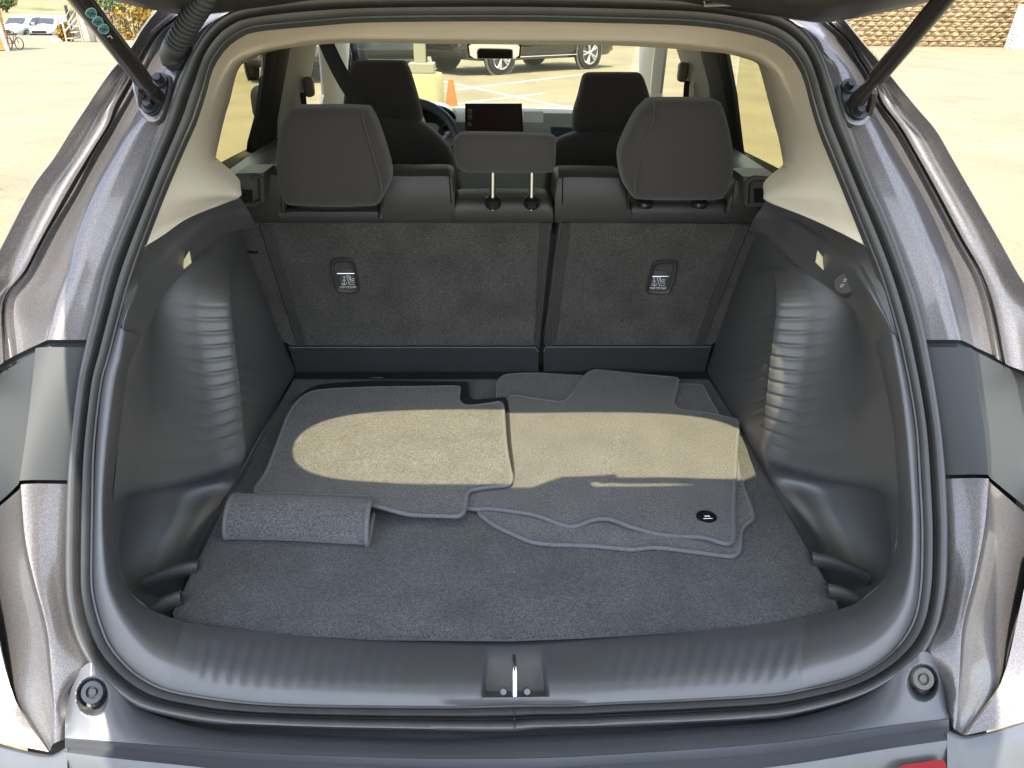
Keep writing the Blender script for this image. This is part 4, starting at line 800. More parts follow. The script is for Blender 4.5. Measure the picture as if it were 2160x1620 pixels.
strip(SRt,(1184,470),(1202,470),(1170,733),(1148,733),5); strip(SRt,(1557,474),(1580,474),(1479,733),(1463,733),4)
# slot cuts in the felt where the side bolster latches
for par,a,b_,c in ((SLf,(502,521),(527,531),(545,532)),(SRt,(1582,538),(1605,530),(1622,517))):
    P('latch_slot',tube(crl([sT(*a,-.001),sT(*b_,-.002),sT(*c,-.001)],5),.003,6),M_GLOSS,par)
# hinge flap under each back
for par,q in ((SLf,[(610,733),(1128,733),(1136,742),(1136,785),(625,785)]),(SRt,[(1147,742),(1152,732),(1500,732),(1486,785),(1147,785)])):
    P('hinge_flap',prism([sT(*p,-.012) for p in q],(0,.012,0)),mat('flap_cloth',(.022,.023,.025),.85,var=.1,bump=.4,bscale=700),par,smooth=False)
    pa=[sT(*p,-.013) for p in q[:3]]; P('flap_edge',tube(pa,.0014,6),M_BIND,par)
# vinyl caps: rows of (px,py) front outline; each cap curves over the top
def cap(par,top,yb,name='seat_top_trim',m=M_VINYL,th=.11,drop=470):
    """top: list of (px,py) along the upper silhouette left->right"""
    T_=crl([Vector((x,y,0)) for x,y in top],5); rows=[]
    for o,k in ((-.001,1.),(-.010,.93),(-.014,.6),(-.012,.3),(-.002,.08),(.015,0.0)):
        rows.append([sT(p.x,p.y+(drop-p.y)*k,o) for p in T_])
    last=[sT(p.x,p.y,.015) for p in T_]
    rows.append([p+Vector((0,.025,.003)) for p in last]); rows.append([p+Vector((0,th*.8,.0)) for p in last]); rows.append([p+Vector((0,th,-.03)) for p in last]); rows.append([p+Vector((0,th,-.25)) for p in last])
    # close the ends
    L=[[ (r[0]+Vector((0,.02 if i<5 else 0,0))) ]+r+[(r[-1]+Vector((0,.02 if i<5 else 0,0)))] for i,r in enumerate(rows)]
    return P(name,loft(L,closed=False),m,par,angle=50)
cap(SLf,[(500,452),(503,440),(512,415),(540,378),(560,362),(580,360),(597,372),(600,400)],0)
cap(SLf,[(588,470-40),(594,442),(620,437),(700,438),(780,437),(800,440),(806,452)],0)
cap(SLf,[(800,455),(803,420),(806,385),(812,368),(828,363),(870,364),(930,363),(948,366),(956,376),(959,400),(961,455)],0)
cap(SLf,[(955,455),(958,430),(965,419),(1000,417),(1080,416),(1145,417),(1158,420),(1166,432),(1167,455)],0)
cap(SRt,[(1170,455),(1170,420),(1171,385),(1176,371),(1190,366),(1240,366),(1295,367),(1310,370),(1320,385),(1327,420),(1332,455)],0)
cap(SRt,[(1326,450),(1330,430),(1350,424),(1430,424),(1510,424),(1532,430),(1540,450)],0)
cap(SRt,[(1532,440),(1536,410),(1545,385),(1560,372),(1580,380),(1600,420),(1622,450),(1628,465)],0)
# sew lines on the caps
for par,a,b_ in ((SLf,(594,405),(593,468)),(SLf,(798,445),(800,468)),(SLf,(948,372),(955,468)),(SLf,(809,385),(807,468)),(SRt,(1187,372),(1186,468)),(SRt,(1322,400),(1323,468)),(SRt,(1332,440),(1333,463)),(SRt,(1528,430),(1529,460)),(SRt,(1548,400),(1540,466))):
    P('seam',tube([sT(*a,-.0125),sT((a[0]+b_[0])/2,(a[1]+b_[1])/2,-.0155),sT(*b_,-.004)],.0011,5),M_GLOSS,par)
# head restraints of the rear seat
def hrest(out,yy,par,name='head_restraint',m=M_CLOTH,depth=.10,bulge=.018):
    h=P(name,pillow([onT(px,py,yy,.10) for px,py in out],(0,depth,0),bulge,n=96),m,par,angle=70); return h
h1=hrest([(604,236),(612,229),(640,228),(720,228),(768,231),(776,238),(792,270),(812,330),(821,368),(820,390),(806,420),(796,434),(780,438),(700,440),(640,438),(606,436),(594,426),(584,395),(579,340),(583,290),(592,255)],1.60,SLf)
h2=hrest([(1370,222),(1378,214),(1400,212),(1500,212),(1520,215),(1530,228),(1546,290),(1552,345),(1547,385),(1536,412),(1520,424),(1430,426),(1350,424),(1334,415),(1318,385),(1311,345),(1314,318),(1330,280),(1352,240)],1.60,SRt)
h3=hrest([(968,286),(985,283),(1070,284),(1150,286),(1170,290),(1174,300),(1172,350),(1165,362),(1150,366),(1000,366),(975,362),(963,352),(957,320),(957,298)],1.60,SLf,depth=.055,bulge=.012)
# side-panel seams of the restraints
for par,pts in ((h1,[(764,234),(768,260),(785,320),(800,370),(806,405),(800,428)]),(h2,[(1377,216),(1380,225),(1376,260),(1358,310),(1342,370),(1338,415)])):
    P('piping',tube(crl([onT(*p,1.585+.0,.10) for p in pts],5),.0014,6),M_CLOTHD,par)
# chrome stems and guides of the centre restraint
for x in ((1040,424),(1122,424)):
    t0=onT(x[0],362,1.615,.10); t1=onT(x[0]-1,422,1.615,.10); P('restraint_stem',tube([t0+Vector((0,0,.03)),t1+Vector((0,0,-.02))],.0055,12),M_CHROME,SLf)
    c=onT(x[0],425,1.610,.10); P('stem_guide',lathe(c,(0,-.35,1),[(0,.008),(.012,.008),(.017,.004),(.018,-.004),(.016,-.01),(.0,-.01)],24),M_GLOSS,SLf)
for x in (1360,1475):
    c=onT(x,428,1.612,.10); P('stem_guide',lathe(c,(0,-.35,1),[(0,.006),(.014,.006),(.018,.002),(.018,-.004),(.0,-.006)],20),M_GLOSS,SRt)
# tether anchors with their printed covers
def anchor(par,o,cov,bar,lab,s):
    P_=[sT(*p,-.003) for p in o]; ringp=crl(P_,4,closed=True); c=sum(ringp,Vector())/len(ringp)
    rr=[[c+(p-c)*k+Vector((0,h,0)) for p in ringp] for k,h in ((1.02,.002),(1.0,-.004),(.93,-.0065),(.80,-.004),(.74,.0045),(.0,.005))]
    a=P('tether_anchor',loft(rr),M_VINYL,par,angle=50)
    return a,c
for par,dx,s in ((SLf,0,-1),(SRt,1,1)):
    if s<0:
        o=[(700,550),(712,545),(738,545),(748,553),(753,575),(758,605),(757,612),(745,617),(722,616),(712,611),(705,590),(698,562)]; cv=[(716,578),(746,578),(753,612),(720,612)]; bar=((711,577),(748,577)); wd_=[(718,568),(745,568),(746,576),(714,576)]; lc=(735,594)
    else:
        o=[(1384,551),(1400,549),(1420,549),(1427,556),(1424,580),(1414,612),(1405,620),(1372,619),(1363,613),(1366,595),(1372,572),(1376,558)]; cv=[(1376,583),(1408,583),(1405,614),(1369,614)]; bar=((1376,583),(1411,583)); wd_=[(1380,571),(1405,571),(1408,582),(1377,582)]; lc=(1389,596)
    a,c=anchor(par,o,cv,bar,lc,s)
    P('anchor_cover',prism([sT(*p,-.004) for p in cv],(0,.004,0)),mat('cover_grey',(.075,.075,.078),.4),par,smooth=False)
    P('anchor_bar',tube([sT(*bar[0],-.008),sT(*bar[1],-.008)],.0014,8),M_CHROME,par)
    P('anchor_hood',prism([sT(*p,-.003) for p in wd_],(0,.003,0)),mat('cover_grey',(.075,.075,.078),.4),par,smooth=False)
    ic=B(); U=lambda x,y:sT(lc[0]+x,lc[1]+y,-.0048)
    th=.0007
    ic.add(*tube([U(-9,-8),U(-9,6)],th,5)); ic.add(*tube([U(-14,2),U(-13,5),U(-9,7),U(-5,5),U(-4,2)],th,5)); ic.add(*tube([U(-12,-3),U(-6,-3)],th,5)); ic.add(*tube([U(-9,-11),U(-7.5,-9.5),U(-9,-8),U(-10.5,-9.5),U(-9,-11)],th,5))
    ic.add(*tube([U(-4,-13),U(2,6),U(12,6),U(13,1),U(5,1),U(0,-13),U(-4,-13)],th,5)); ic.add(*tube([U(3,-12),U(5,-4),U(12,-2),U(13,-6),U(8,-7)],th*1.3,5))
    P('pictogram',ic,M_WHITE,par)
    text('TOP TETHER',.0068,frame_at(sT(lc[0]-1,lc[1]+12,-.0050),(1,0,0),(0,.14*-1,1)),M_WHITE,'lettering',par,.0002)
# plastic side latches beside the seat tops (belt guides)
for s,oo in ((-1,[(497,366),(556,364),(558,420),(540,436),(505,436)]),(1,[(1568,372),(1640,372),(1620,420),(1618,436),(1575,436)])):
    q=[onT(*p,1.62,.1) for p in oo]; par=SLf if s<0 else SRt
    P('latch_bezel',prism(q,(0,.09,0)),M_PLASTIC,par,smooth=False)
    sl_=[(500,400),(532,401),(532,428),(508,428)] if s<0 else [(1590,398),(1622,398),(1610,428),(1592,428)]
    P('latch_slot',prism([onT(*p,1.615,.1) for p in sl_],(0,.004,0)),M_GLOSS,par,smooth=False)
    P('latch_frame',tube([onT(*p,1.612,.1) for p in ([(530,372),(551,374),(553,424),(540,428)] if s<0 else [(1640,380),(1588,376),(1576,385),(1574,428)])],.006,8),M_VINYL,par)
# lower seat cushions and floor of the cabin
P('seat_cushion',box((0,2.02,.68),(1.2,.5,.16),bev=.05),M_CLOTHD); P('cabin_floor',box((0,2.9,.36),(1.5,2.4,.05)),M_CARPET,smooth=False)
P('seat_squab',prism([Vector((-.6,1.75,.72)),Vector((.6,1.75,.72)),Vector((.6,1.70,1.10)),Vector((-.6,1.70,1.10))],(0,.06,0)),M_CLOTHD,smooth=False)
# luggage-cover slots in the shoulders and the 12 V cap
for s,oo in ((-1,[(401,531),(405,555),(387,570),(390,550)]),(1,[(1723,530),(1737,549),(1741,575),(1719,554)])):
    q=[onS(*p,.205 if s<0 else .195) for p in oo]
    if s<0: q=[onS(p[0],p[1],.175) for p in oo]
    else: q=[onS(p[0],p[1],.152) for p in oo]
    P('cargo_lamp',prism([p+SN*.004 for p in q],-SN*.003),M_TAG,smooth=False)
c=onS(1786,602,.088); fr=(SN+Vector((-.75,0,.05))).normalized()
P('socket_cap',lathe(c,fr,[(0,.013),(.016,.013),(.0185,.010),(.019,.0),(.017,-.012)],20),M_VINYL)
Mt=frame_at(c+fr*.0136,Vector((.9,.45,-.15)),Vector((0,0,1)))
text('12V',.0075,Mt@Matrix.Translation((0,.004,0)),M_WHITE,'socket_lettering',car,.0002); text('120W',.0075,Mt@Matrix.Translation((0,-.0045,0)),M_WHITE,'socket_lettering',car,.0002)

# ---- cabin: window surrounds, pillars, glass, front seats, dashboard
for s in (-1,1):
    X=s*.625
    pt=lambda px,py,x=X: onX(px,py,x)
    Z=lambda y,z,x=None: Vector((s*(.69 if x is None else x)-s*(z-1.2)*.30,y,z))
    # ledge below the quarter glass
    P('window_ledge',grid3([[Vector((s*.62,1.64,1.228)),Vector((s*.61,1.75,1.232)),Vector((s*.61,2.05,1.235)),Vector((s*.61,2.3,1.22)),Vector((s*.61,3.2,1.13))],[Vector((s*.56,1.67,1.20)),Vector((s*.54,1.78,1.205)),Vector((s*.53,2.05,1.20)),Vector((s*.55,2.3,1.18)),Vector((s*.58,3.2,1.10))],[Vector((s*.60,1.80,1.0)),Vector((s*.56,1.85,1.0)),Vector((s*.52,2.05,.9)),Vector((s*.54,2.3,.8)),Vector((s*.58,3.2,.8))]],4,5),M_TRIMSH)
    # dark door-frame pillar between quarter glass and rear door
    def post(name,pts0,pts1,m,th=.05):
        th=.010
        a=[onX(*p,X) for p in pts0]; b_=[onX(*p,X) for p in pts1]
        R=[]
        for p,q in zip(a,b_): R.append([p,p.lerp(q,.5)+Vector((-s*.012,0,0)),q,q+Vector((s*th,0,0)),p+Vector((s*th,0,0))])
        return P(name,loft(R,cap0=True,cap1=True),m,angle=50)
    if s<0:
        post('door_frame_post',[(566,60),(562,112),(546,240),(530,300),(528,320)],[(590,60),(584,105),(566,240),(556,306),(552,330)],M_FRAME)
        post('door_frame_post',[(592,60),(586,105),(568,240),(558,306),(552,330)],[(622,60),(614,101),(598,180),(586,250),(584,335)],M_FRAME,.07)
        post('centre_pillar',[(624,60),(616,101),(598,185),(587,250),(584,335)],[(676,60),(668,98),(655,170),(640,210),(632,300)],M_GREYB,.03)
    else:
        post('door_frame_post',[(1528,60),(1532,112),(1548,200),(1560,304),(1564,330)],[(1508,60),(1514,112),(1536,220),(1548,306),(1550,330)],M_FRAME)
        post('door_frame_post',[(1506,60),(1512,112),(1534,220),(1546,306),(1548,330)],[(1468,60),(1477,107),(1496,180),(1500,240),(1512,330)],M_FRAME,.07)
        post('centre_pillar',[(1466,60),(1475,107),(1494,175),(1499,215),(1510,300)],[(1418,60),(1426,102),(1442,150),(1455,215),(1470,290)],M_GREYB,.03)
    # front door frame and sail, windscreen pillar
    if s<0:
        post('front_door_frame',[(676,60),(677,92),(682,170),(684,200),(676,240)],[(706,60),(704,92),(706,150),(712,190),(718,235)],M_PLASTIC,.03)
        post('windscreen_pillar',[(706,60),(706,92),(708,150),(716,190),(720,235)],[(742,60),(738,92),(735,130),(730,190),(728,235)],M_GREYB,.03)
    else:
        post('front_door_frame',[(1406,60),(1403,102),(1395,170),(1392,196),(1396,240)],[(1386,60),(1382,102),(1376,150),(1372,200),(1370,240)],M_PLASTIC,.03)
        post('windscreen_pillar',[(1384,60),(1380,102),(1374,150),(1371,200),(1368,240)],[(1350,60),(1349,100),(1348,130),(1347,190),(1347,240)],M_GREYB,.03)
    # glass, all along the side
    P('side_glass',[Vector((s*.66,1.60,1.22)),Vector((s*.70,3.3,1.12)),Vector((s*.62,3.2,1.50)),Vector((s*.63,1.70,1.49))] and ([Vector((s*.665,1.50,1.20)),Vector((s*.665,2.25,1.20)),Vector((s*.655,2.25,1.52)),Vector((s*.655,1.70,1.52))],[(0,1,2,3)]),M_GTINT,smooth=False)
    P('door_glass',([Vector((s*.675,2.27,1.16)),Vector((s*.70,3.6,1.10)),Vector((s*.66,3.3,1.50)),Vector((s*.655,2.27,1.52))],[(0,1,2,3)]),M_GCLEAR,smooth=False)
    # belt height adjuster and webbing end on the centre pillar
    if s<0: a,b_,c=(652,183),(640,210),(642,228)
    else: a,b_,c=(1440,152),(1448,185),(1448,215)
    q=onX(*a,s*.60); P('belt_anchor',box(q,(.03,.045,.06),bev=.012),mat('belt_cover_taupe',(.20,.17,.14),.5)); P('belt_loop',tube([onX(*b_,s*.595)+Vector((0,0,.02)),onX(*b_,s*.595),onX(*c,s*.595)+Vector((0,0,-.05))],.009,8,flat=.3),M_BELT)
    # door mirror
    m_=P('door_mirror',box((s*.905 if s<0 else .93,3.25 if s<0 else 3.5,1.20),(.15,.11,.14),bev=.04),M_FRAME); P('mirror_foot',tube([Vector((s*.78,3.3,1.05)),Vector((s*.95,3.27,1.08))],.03,8),M_GLOSS,m_)
    # front seat
    if s<0:
        hr=[(737,138),(745,129),(760,128),(840,129),(852,134),(862,150),(876,195),(888,240),(888,256),(880,262),(800,256),(745,262),(728,256),(722,225),(728,180)]
        bk=[(745,255),(800,250),(860,252),(890,262),(925,290),(950,320),(960,350),(972,400),(985,470),(985,560),(700,560),(700,300),(715,265)]
    else:
        hr=[(1232,165),(1240,157),(1255,155),(1340,155),(1354,157),(1362,170),(1374,210),(1380,245),(1374,275),(1340,283),(1250,282),(1216,280),(1209,268),(1212,238),(1222,205)]
        bk=[(1215,284),(1260,280),(1330,282),(1365,290),(1395,330),(1400,560),(1140,560),(1148,400),(1160,330),(1175,300)]
    f=P('front_seat',pillow([onT(*p,2.60,.2,1.0) for p in bk],(0,.12,0),.03,n=96),M_CLOTHD,angle=70)
    P('head_restraint',pillow([onT(*p,2.58,.12,1.2) for p in hr],(0,.10,0),.018,n=96),M_CLOTHD,f,angle=70)
P('centre_console',box((.03,2.75,.72),(.24,.9,.25),bev=.03),M_PLASTIC)
# seat belt across the left side, from the roof to behind the driver
bp_=[onY(683,60,2.35),onY(690,96,2.33),onY(730,175,2.2),onY(790,262,2.0),onY(818,335,1.86),onY(838,420,1.80)]
wv=Vector((.9,0,.42)).normalized()*.021
bc=crl(bp_,8); P('seat_belt',loft([[p-wv,p+wv,p+wv+Vector((0,.0015,0)),p-wv+Vector((0,.0015,0))] for p in bc],cap0=True,cap1=True),M_BELT,angle=30)
# dashboard
ds=[]
for y,z in ((4.0,1.06),(3.85,1.125),(3.45,1.165),(3.33,1.158),(3.28,1.13),(3.27,1.05),(3.27,.75)):
    ds.append([Vector((.70*(-1+k/10),y,z-.02*abs(-1+k/10)**2)) for k in range(21)])
P('dashboard',loft(ds,closed=False),M_DASH,angle=50)
hood=crl([onY(*p,3.20) for p in ((885,232),(890,220),(925,222),(950,232),(962,250),(950,280),(940,295))],5)
P('instrument_hood',loft([[p+Vector((0,.10,0)) for p in hood],hood,[p.lerp(onY(905,275,3.24),.25)+Vector((0,.02,0)) for p in hood],[p.lerp(onY(905,285,3.26),.98)+Vector((0,.06,0)) for p in hood]],closed=False),M_GLOSS)
sw=[onY(880,300,3.0)]; cS=onY(868,318,3.02); 
ax=Vector((0,-.9,.42)).normalized(); x_=Vector((1,0,0)); y_=ax.cross(x_)
wl_=P('steering_wheel',tube([cS+(x_*math.cos(t/40*6.283)+y_*math.sin(t/40*6.283))*.185 for t in range(40)],.0165,10,closed=True),mat('steering_leather',(.06,.075,.10),.4))
P('wheel_hub',B().add(*lathe(cS,ax,[(0,.02),(.06,.02),(.075,0),(.07,-.03)],24)).add(*box(cS,(.34,.03,.045),bev=.01)).add(*box(cS+y_*-.09,(.04,.03,.17),bev=.01)),M_PLASTIC,wl_)
sc_=[onY(*p,3.17) for p in ((981,218),(1101,218),(1104,283),(981,283))]
tb=P('touch_screen',prism(sc_,(0,.018,0)),M_GLOSS,smooth=False); k=[p.lerp(sum(sc_,Vector())/4,.05)+Vector((0,-.0012,0)) for p in sc_]
P('screen_glass',prism(k,(0,.0006,0)),mat('screen_off',(.05,.028,.032),.06,coat=1),tb,smooth=False)
P('screen_button',lathe(onY(991,262,3.165),(0,-1,0),[(0,.012),(.006,.012),(.0085,.008),(.0085,0)],20),M_CHROME,tb)
bbk=B()
for yy in (235,247): bbk.add(*box(onY(991,yy,3.166),(.018,.002,.018),bev=.0008))
P('screen_key',bbk,mat('key_brown',(.09,.06,.055),.3),tb)
P('air_vent',prism([onY(*p,3.2) for p in ((1162,268),(1215,270),(1215,292),(1163,288))],(0,.02,0)),mat('vent_blue_black',(.03,.05,.075),.25),smooth=False)
P('dash_trim_band',prism([onY(*p,3.25) for p in ((1110,238),(1300,240),(1300,262),(1110,260))],(0,.01,0)),mat('dash_band',(.33,.34,.30),.35),smooth=False)
P('white_rectangle',prism([onY(*p,3.235) for p in ((1105,235),(1146,235),(1146,259),(1105,258))],(0,.002,0)),mat('plain_white',(.85,.85,.84),.5),smooth=False)  # thin white rectangle in front of the dash face
P('windscreen',([Vector((-.62,3.90,1.13)),Vector((.62,3.90,1.13)),Vector((.56,3.22,1.56)),Vector((-.56,3.22,1.56))],[(0,1,2,3)]),M_GCLEAR,smooth=False)
mr=[onY(*p,3.12) for p in ((985,96),(990,92),(1095,92),(1100,98),(1098,118),(1090,124),(998,124),(988,118))]
rm=P('rear_view_mirror',pillow(mr,(0,.03,0),.001,n=48),M_GLOSS); c=sum(mr,Vector())/len(mr)
P('mirror_glass',prism([c+(p-c)*.93+Vector((0,-.004,0)) for p in mr],(0,.001,0)),mat('mirror_silver',(.9,.88,.85),.02,1),rm,smooth=False)
P('mirror_mount',pillow([onY(*p,3.13) for p in ((1005,70),(1140,70),(1138,94),(1120,99),(1060,99),(1030,97),(1015,92))],(0,.08,0),.004,n=40),M_HEADL)

# ================================================================== tailgate overhead, struts, harness boot
gz=lambda y: 1.556+.26*(1.22-y)
GO=[(0,1.305),(.30,1.30),(.44,1.262),(.505,1.215),(.555,1.15),(.60,1.06),(.635,.97),(.645,.86),(.63,.70),(.605,.58),(.60,.46),(.56,.33),(.48,.2),(.3,.14),(0,.12)]
GO=[(x,y) for x,y in GO]+[(-x,y) for x,y in GO[-2:0:-1]]
# the pane is where sunlight must pass to make the lit patch on the mats
def up(px,py,z=.775):
    p=onZ(px,py,z); t=(1.548+.26*(1.22-p.y)-p.z)/(1-.26*SY); return (p.x-SX*t,p.y-SY*t)
wlft=[up(*p) for p in ((1080,877),(950,876),(840,877),(765,881),(703,890),(655,908),(624,935),(611,965),(618,993),(648,1014),(700,1029),(780,1038),(900,1040),(1080,1040))]
x0=0
WO=[(x,y) for x,y in wlft if x<-.01]; WO=WO+[(-x,y) for x,y in reversed(WO)]
ng=220
def rs2(P2,n):
    Q=crl([Vector((x,y,0)) for x,y in P2],6,closed=True)
    # parameterise by angle round the pane centre so both loops correspond
    c=Vector((0,1.0,0)); A=sorted((math.atan2((q.y-c.y)/.45,q.x-c.x),q.x,q.y) for q in Q); import bisect
    ks=[a[0] for a in A]; o=[]
    for i in range(n):
        t=-math.pi+2*math.pi*(i+.5)/n; j=bisect.bisect(ks,t); a0=A[j-1]; a1=A[j%len(A)]; t0=a0[0]-(2*math.pi if j==0 else 0); t1=a1[0]+(2*math.pi if j==len(A) else 0); u=(t-t0)/(t1-t0) if t1>t0 else 0
        o.append(Vector((a0[1]+(a1[1]-a0[1])*u,a0[2]+(a1[2]-a0[2])*u,0)))
    return o
go,wi=rs2(GO,ng),rs2(WO,ng)
lvl=lambda p,h: Vector((p.x,p.y,gz(p.y)+h+.058*max(0,1-(p.x/.47)**2)*smooth(.98,1.27,p.y)))
rg=[[lvl(p,.012) for p in wi],[lvl(p,.0) for p in wi]]+[[lvl(p.lerp(q,t),h) for p,q in zip(wi,go)] for t,h in ((.06,-.006),(.3,-.008),(.7,-.006),(.9,-.004),(.97,.004),(1.0,.012))]
gt=P('tailgate_inner_panel',loft(rg),mat('tailgate_lining',(.045,.042,.042),.5,bump=.1,bscale=800),angle=60)
rg2=[[lvl(p,.014) for p in wi],[lvl(p,.055) for p in wi]]+[[lvl(p.lerp(q*1.0+Vector((0,.02,0)),t),h) for p,q in zip(wi,go)] for t,h in ((.3,.066),(.8,.062),(.97,.045),(1.0,.030),(.99,.013))]
P('tailgate_outer_skin',loft(rg2),M_PAINT,angle=60)
P('tailgate_glass',([lvl(p,.016) for p in wi],[tuple(range(ng))]),M_GTINT2,gt,smooth=False)
# dark edge line, bracket and hinge bits along the front lip of the tailgate
P('tailgate_edge_seal',tube([lvl(p+Vector((0,.0,0)),.004) for p in go],.006,6,closed=True),M_RUBBER,gt)
for px in (1735,405):
    c=onY(px,34 if px>1000 else 14,1.21); P('lip_bracket',box(c+Vector((0,.01,.006)),(.03,.025,.014),bev=.004),M_VINYL,gt)
c=onY(1533,3,1.26); P('tailgate_hinge',B().add(*tube([c+Vector((-.035,0,.012)),c+Vector((-.033,0,-.005)),c+Vector((.033,0,-.003)),c+Vector((.035,0,.014))],.0035,8)).add(*box(c+Vector((0,.01,.0)),(.05,.02,.006),bev=.002)),M_PAINT,gt)
# wiper parked along the lower edge of the pane; its shadow falls across the patch
def bl(px,py): x,y=up(px,py); return Vector((x,y,gz(y)+.02))
w=P('wiper_blade',tube([bl(1262,1018),bl(1400,1017),bl(1600,1022),bl(1700,1026)],[.010,.011,.010,.008],8),M_PLASTIC,gt)
P('wiper_arm',prism([bl(1060,1046),bl(1110,1038),bl(1160,1022),bl(1185,1012),bl(1300,1008),bl(1300,1016),bl(1240,1024),bl(1252,1032),bl(1285,1045),bl(1180,1052)],(0,0,.012)),M_PLASTIC,gt,smooth=False)
# gas struts
for s in (-1,1):
    if s<0: p0=onY(330,205,1.195); p1=onX(165,-8,-.495); pk=[(343,178),(322,232)]; br=[(318,178),(332,165),(352,168),(358,182),(352,215),(338,244),(322,250),(308,240),(296,215),(290,178)]
    else: p0=onY(1808,212,1.19); p1=onX(1996,-8,.495+.045); pk=[(1784,190),(1803,244)]; br=[(1772,190),(1785,180),(1800,186),(1835,190),(1838,215),(1826,248),(1812,258),(1795,256),(1782,244),(1772,215)]
    d=(p1-p0); e1=p0+d*1.7
    base=P('strut_bracket',prism([p+SN*.010 for p in crl([onS(*q,0) for q in br],4,closed=True)],-SN*.004),M_STEEL,angle=40)
    bed=crl([onS(*q,0) for q in br],4,closed=True); cb=sum(bed,Vector())/len(bed)
    P('strut_bed',loft([[cb+(p-cb)*k+SN*h for p in bed] for k,h in ((1.28,-.004),(1.2,.004),(1.12,.0055),(.5,.0055),(0,.0055))]),M_PAINT,base)
    for q in pk:
        c=onS(*q,0)+SN*.010; P('hex_bolt',B().add(*lathe(c,SN,[(.0,.012),(.0062,.012),(.0072,.010),(.0072,.002)],6)).add(*lathe(c,SN,[(.0,.003),(.0115,.003),(.012,.0),(.012,-.002)],20)),M_STEEL,base)
    u=d.normalized()
    st=P('gas_strut',tube([p0+u*.028,p0+u*.05,p0+u*.052,e1],[.0085,.0085,.0128,.0128],18),M_STRUT)
    P('ball_socket',B().add(*tube([p0-u*.008,p0,p0+u*.03],[.010,.0125,.0095],14)).add(*tube([p0,p0+Vector((s*-.004,.035,-.006))],.007,10)).add(*tube(crl([p0+u*.02+Vector((s*.013,0,0)),p0+Vector((s*.022,.0,-.012)),p0+Vector((s*.018,.015,-.04)),p0+Vector((0,.028,-.045))],5),.006,8)),M_STRUT,st)
    if s<0:
        # round pictograms and the side letter printed on the tube
        view=(Vector((CX,0,H))-(p0+d*.75)).normalized(); n_=(view-u*view.dot(u)).normalized(); t_=u.cross(n_)
        for k,(px,py) in enumerate(((177,10),(190,28),(204,45))):
            # nearest point on the axis to that viewing ray
            r_=ray(px,py); best=min(((O_+r_*((p0+u*(i*.002)-O_).dot(r_)/r_.dot(r_))-(p0+u*(i*.002))).length,i) for i in range(250))[1]
            ax_=p0+u*(best*.002); view=(Vector((CX,0,H))-ax_).normalized(); n_=(view-u*view.dot(u)).normalized(); t_=u.cross(n_); c=ax_+n_*.0131
            P('warning_pictogram',B().add(*tube([c+(t_*math.cos(a/20*6.283)*.85+u*math.sin(a/20*6.283)*1.25)*.0068 - n_*(.0130-math.sqrt(.0131**2-(math.cos(a/20*6.283)*.0058)**2)) for a in range(20)],.0006,5,closed=True)),mat('teal_ring',(.28,.48,.52),.5),st)
            P('warning_disc',([c+n_*.0002]+[c+(t_*math.cos(a/20*6.283)*.85+u*math.sin(a/20*6.283)*1.25)*.006 - n_*(.0128-math.sqrt(.0131**2-(math.cos(a/20*6.283)*.0051)**2)) for a in range(20)],[(0,1+a,1+(a+1)%20) for a in range(20)]),M_TEAL,st,smooth=False)
            mk=B(); mk.add(*tube([c+u*.004-t_*.003+n_*.0002,c+n_*.0005,c-u*.004+t_*.003+n_*.0002],.0008,5)); mk.add(*tube([c-u*.003-t_*.003+n_*.0001,c+u*.001+t_*.002+n_*.0004],.0007,5)); P('disc_symbol',mk,mat('teal_dark',(.02,.06,.08),.5),st)
        r_=ray(216,61); best=min(((O_+r_*((p0+u*(i*.002)-O_).dot(r_)/r_.dot(r_))-(p0+u*(i*.002))).length,i) for i in range(250))[1]
        text('L',.011,frame_at(p0+u*(best*.002)+n_*.0133,-t_,-u),M_WHITE,'side_letter',st,.0001)
# corrugated harness boot
hp=crl([onS(367,106,-.022),onS(378,82,-.045),onS(397,50,-.075),onS(416,20,-.105),onS(436,-12,-.135),onS(458,-60,-.17)],22)
rr=[.0135+.0032*math.cos(i*2*math.pi/6.) for i in range(len(hp))]
bt=P('harness_boot',tube(hp,rr,20),M_RUBBER2,angle=180)
P('boot_elbow',tube(crl([onS(370,140,.004),onS(362,118,-.012),onS(366,106,-.022),onS(372,94,-.034)],5),[.013]*2+[.0165]*6+[.0168]*6+[.0155,.014],20),M_RUBBER2,bt,angle=70)
g=crl([onS(*p,.0) for p in ((352,125),(362,104),(385,88),(402,98),(400,118),(392,135),(380,147),(362,148),(353,140))],4,closed=True); c=sum(g,Vector())/len(g)
P('boot_grommet',loft([[c+(p-c)*k+SN*h for p in g] for k,h in ((1.05,-.003),(1.0,.007),(.88,.010),(0,.0105))]),M_RUBBER2,bt,angle=60)

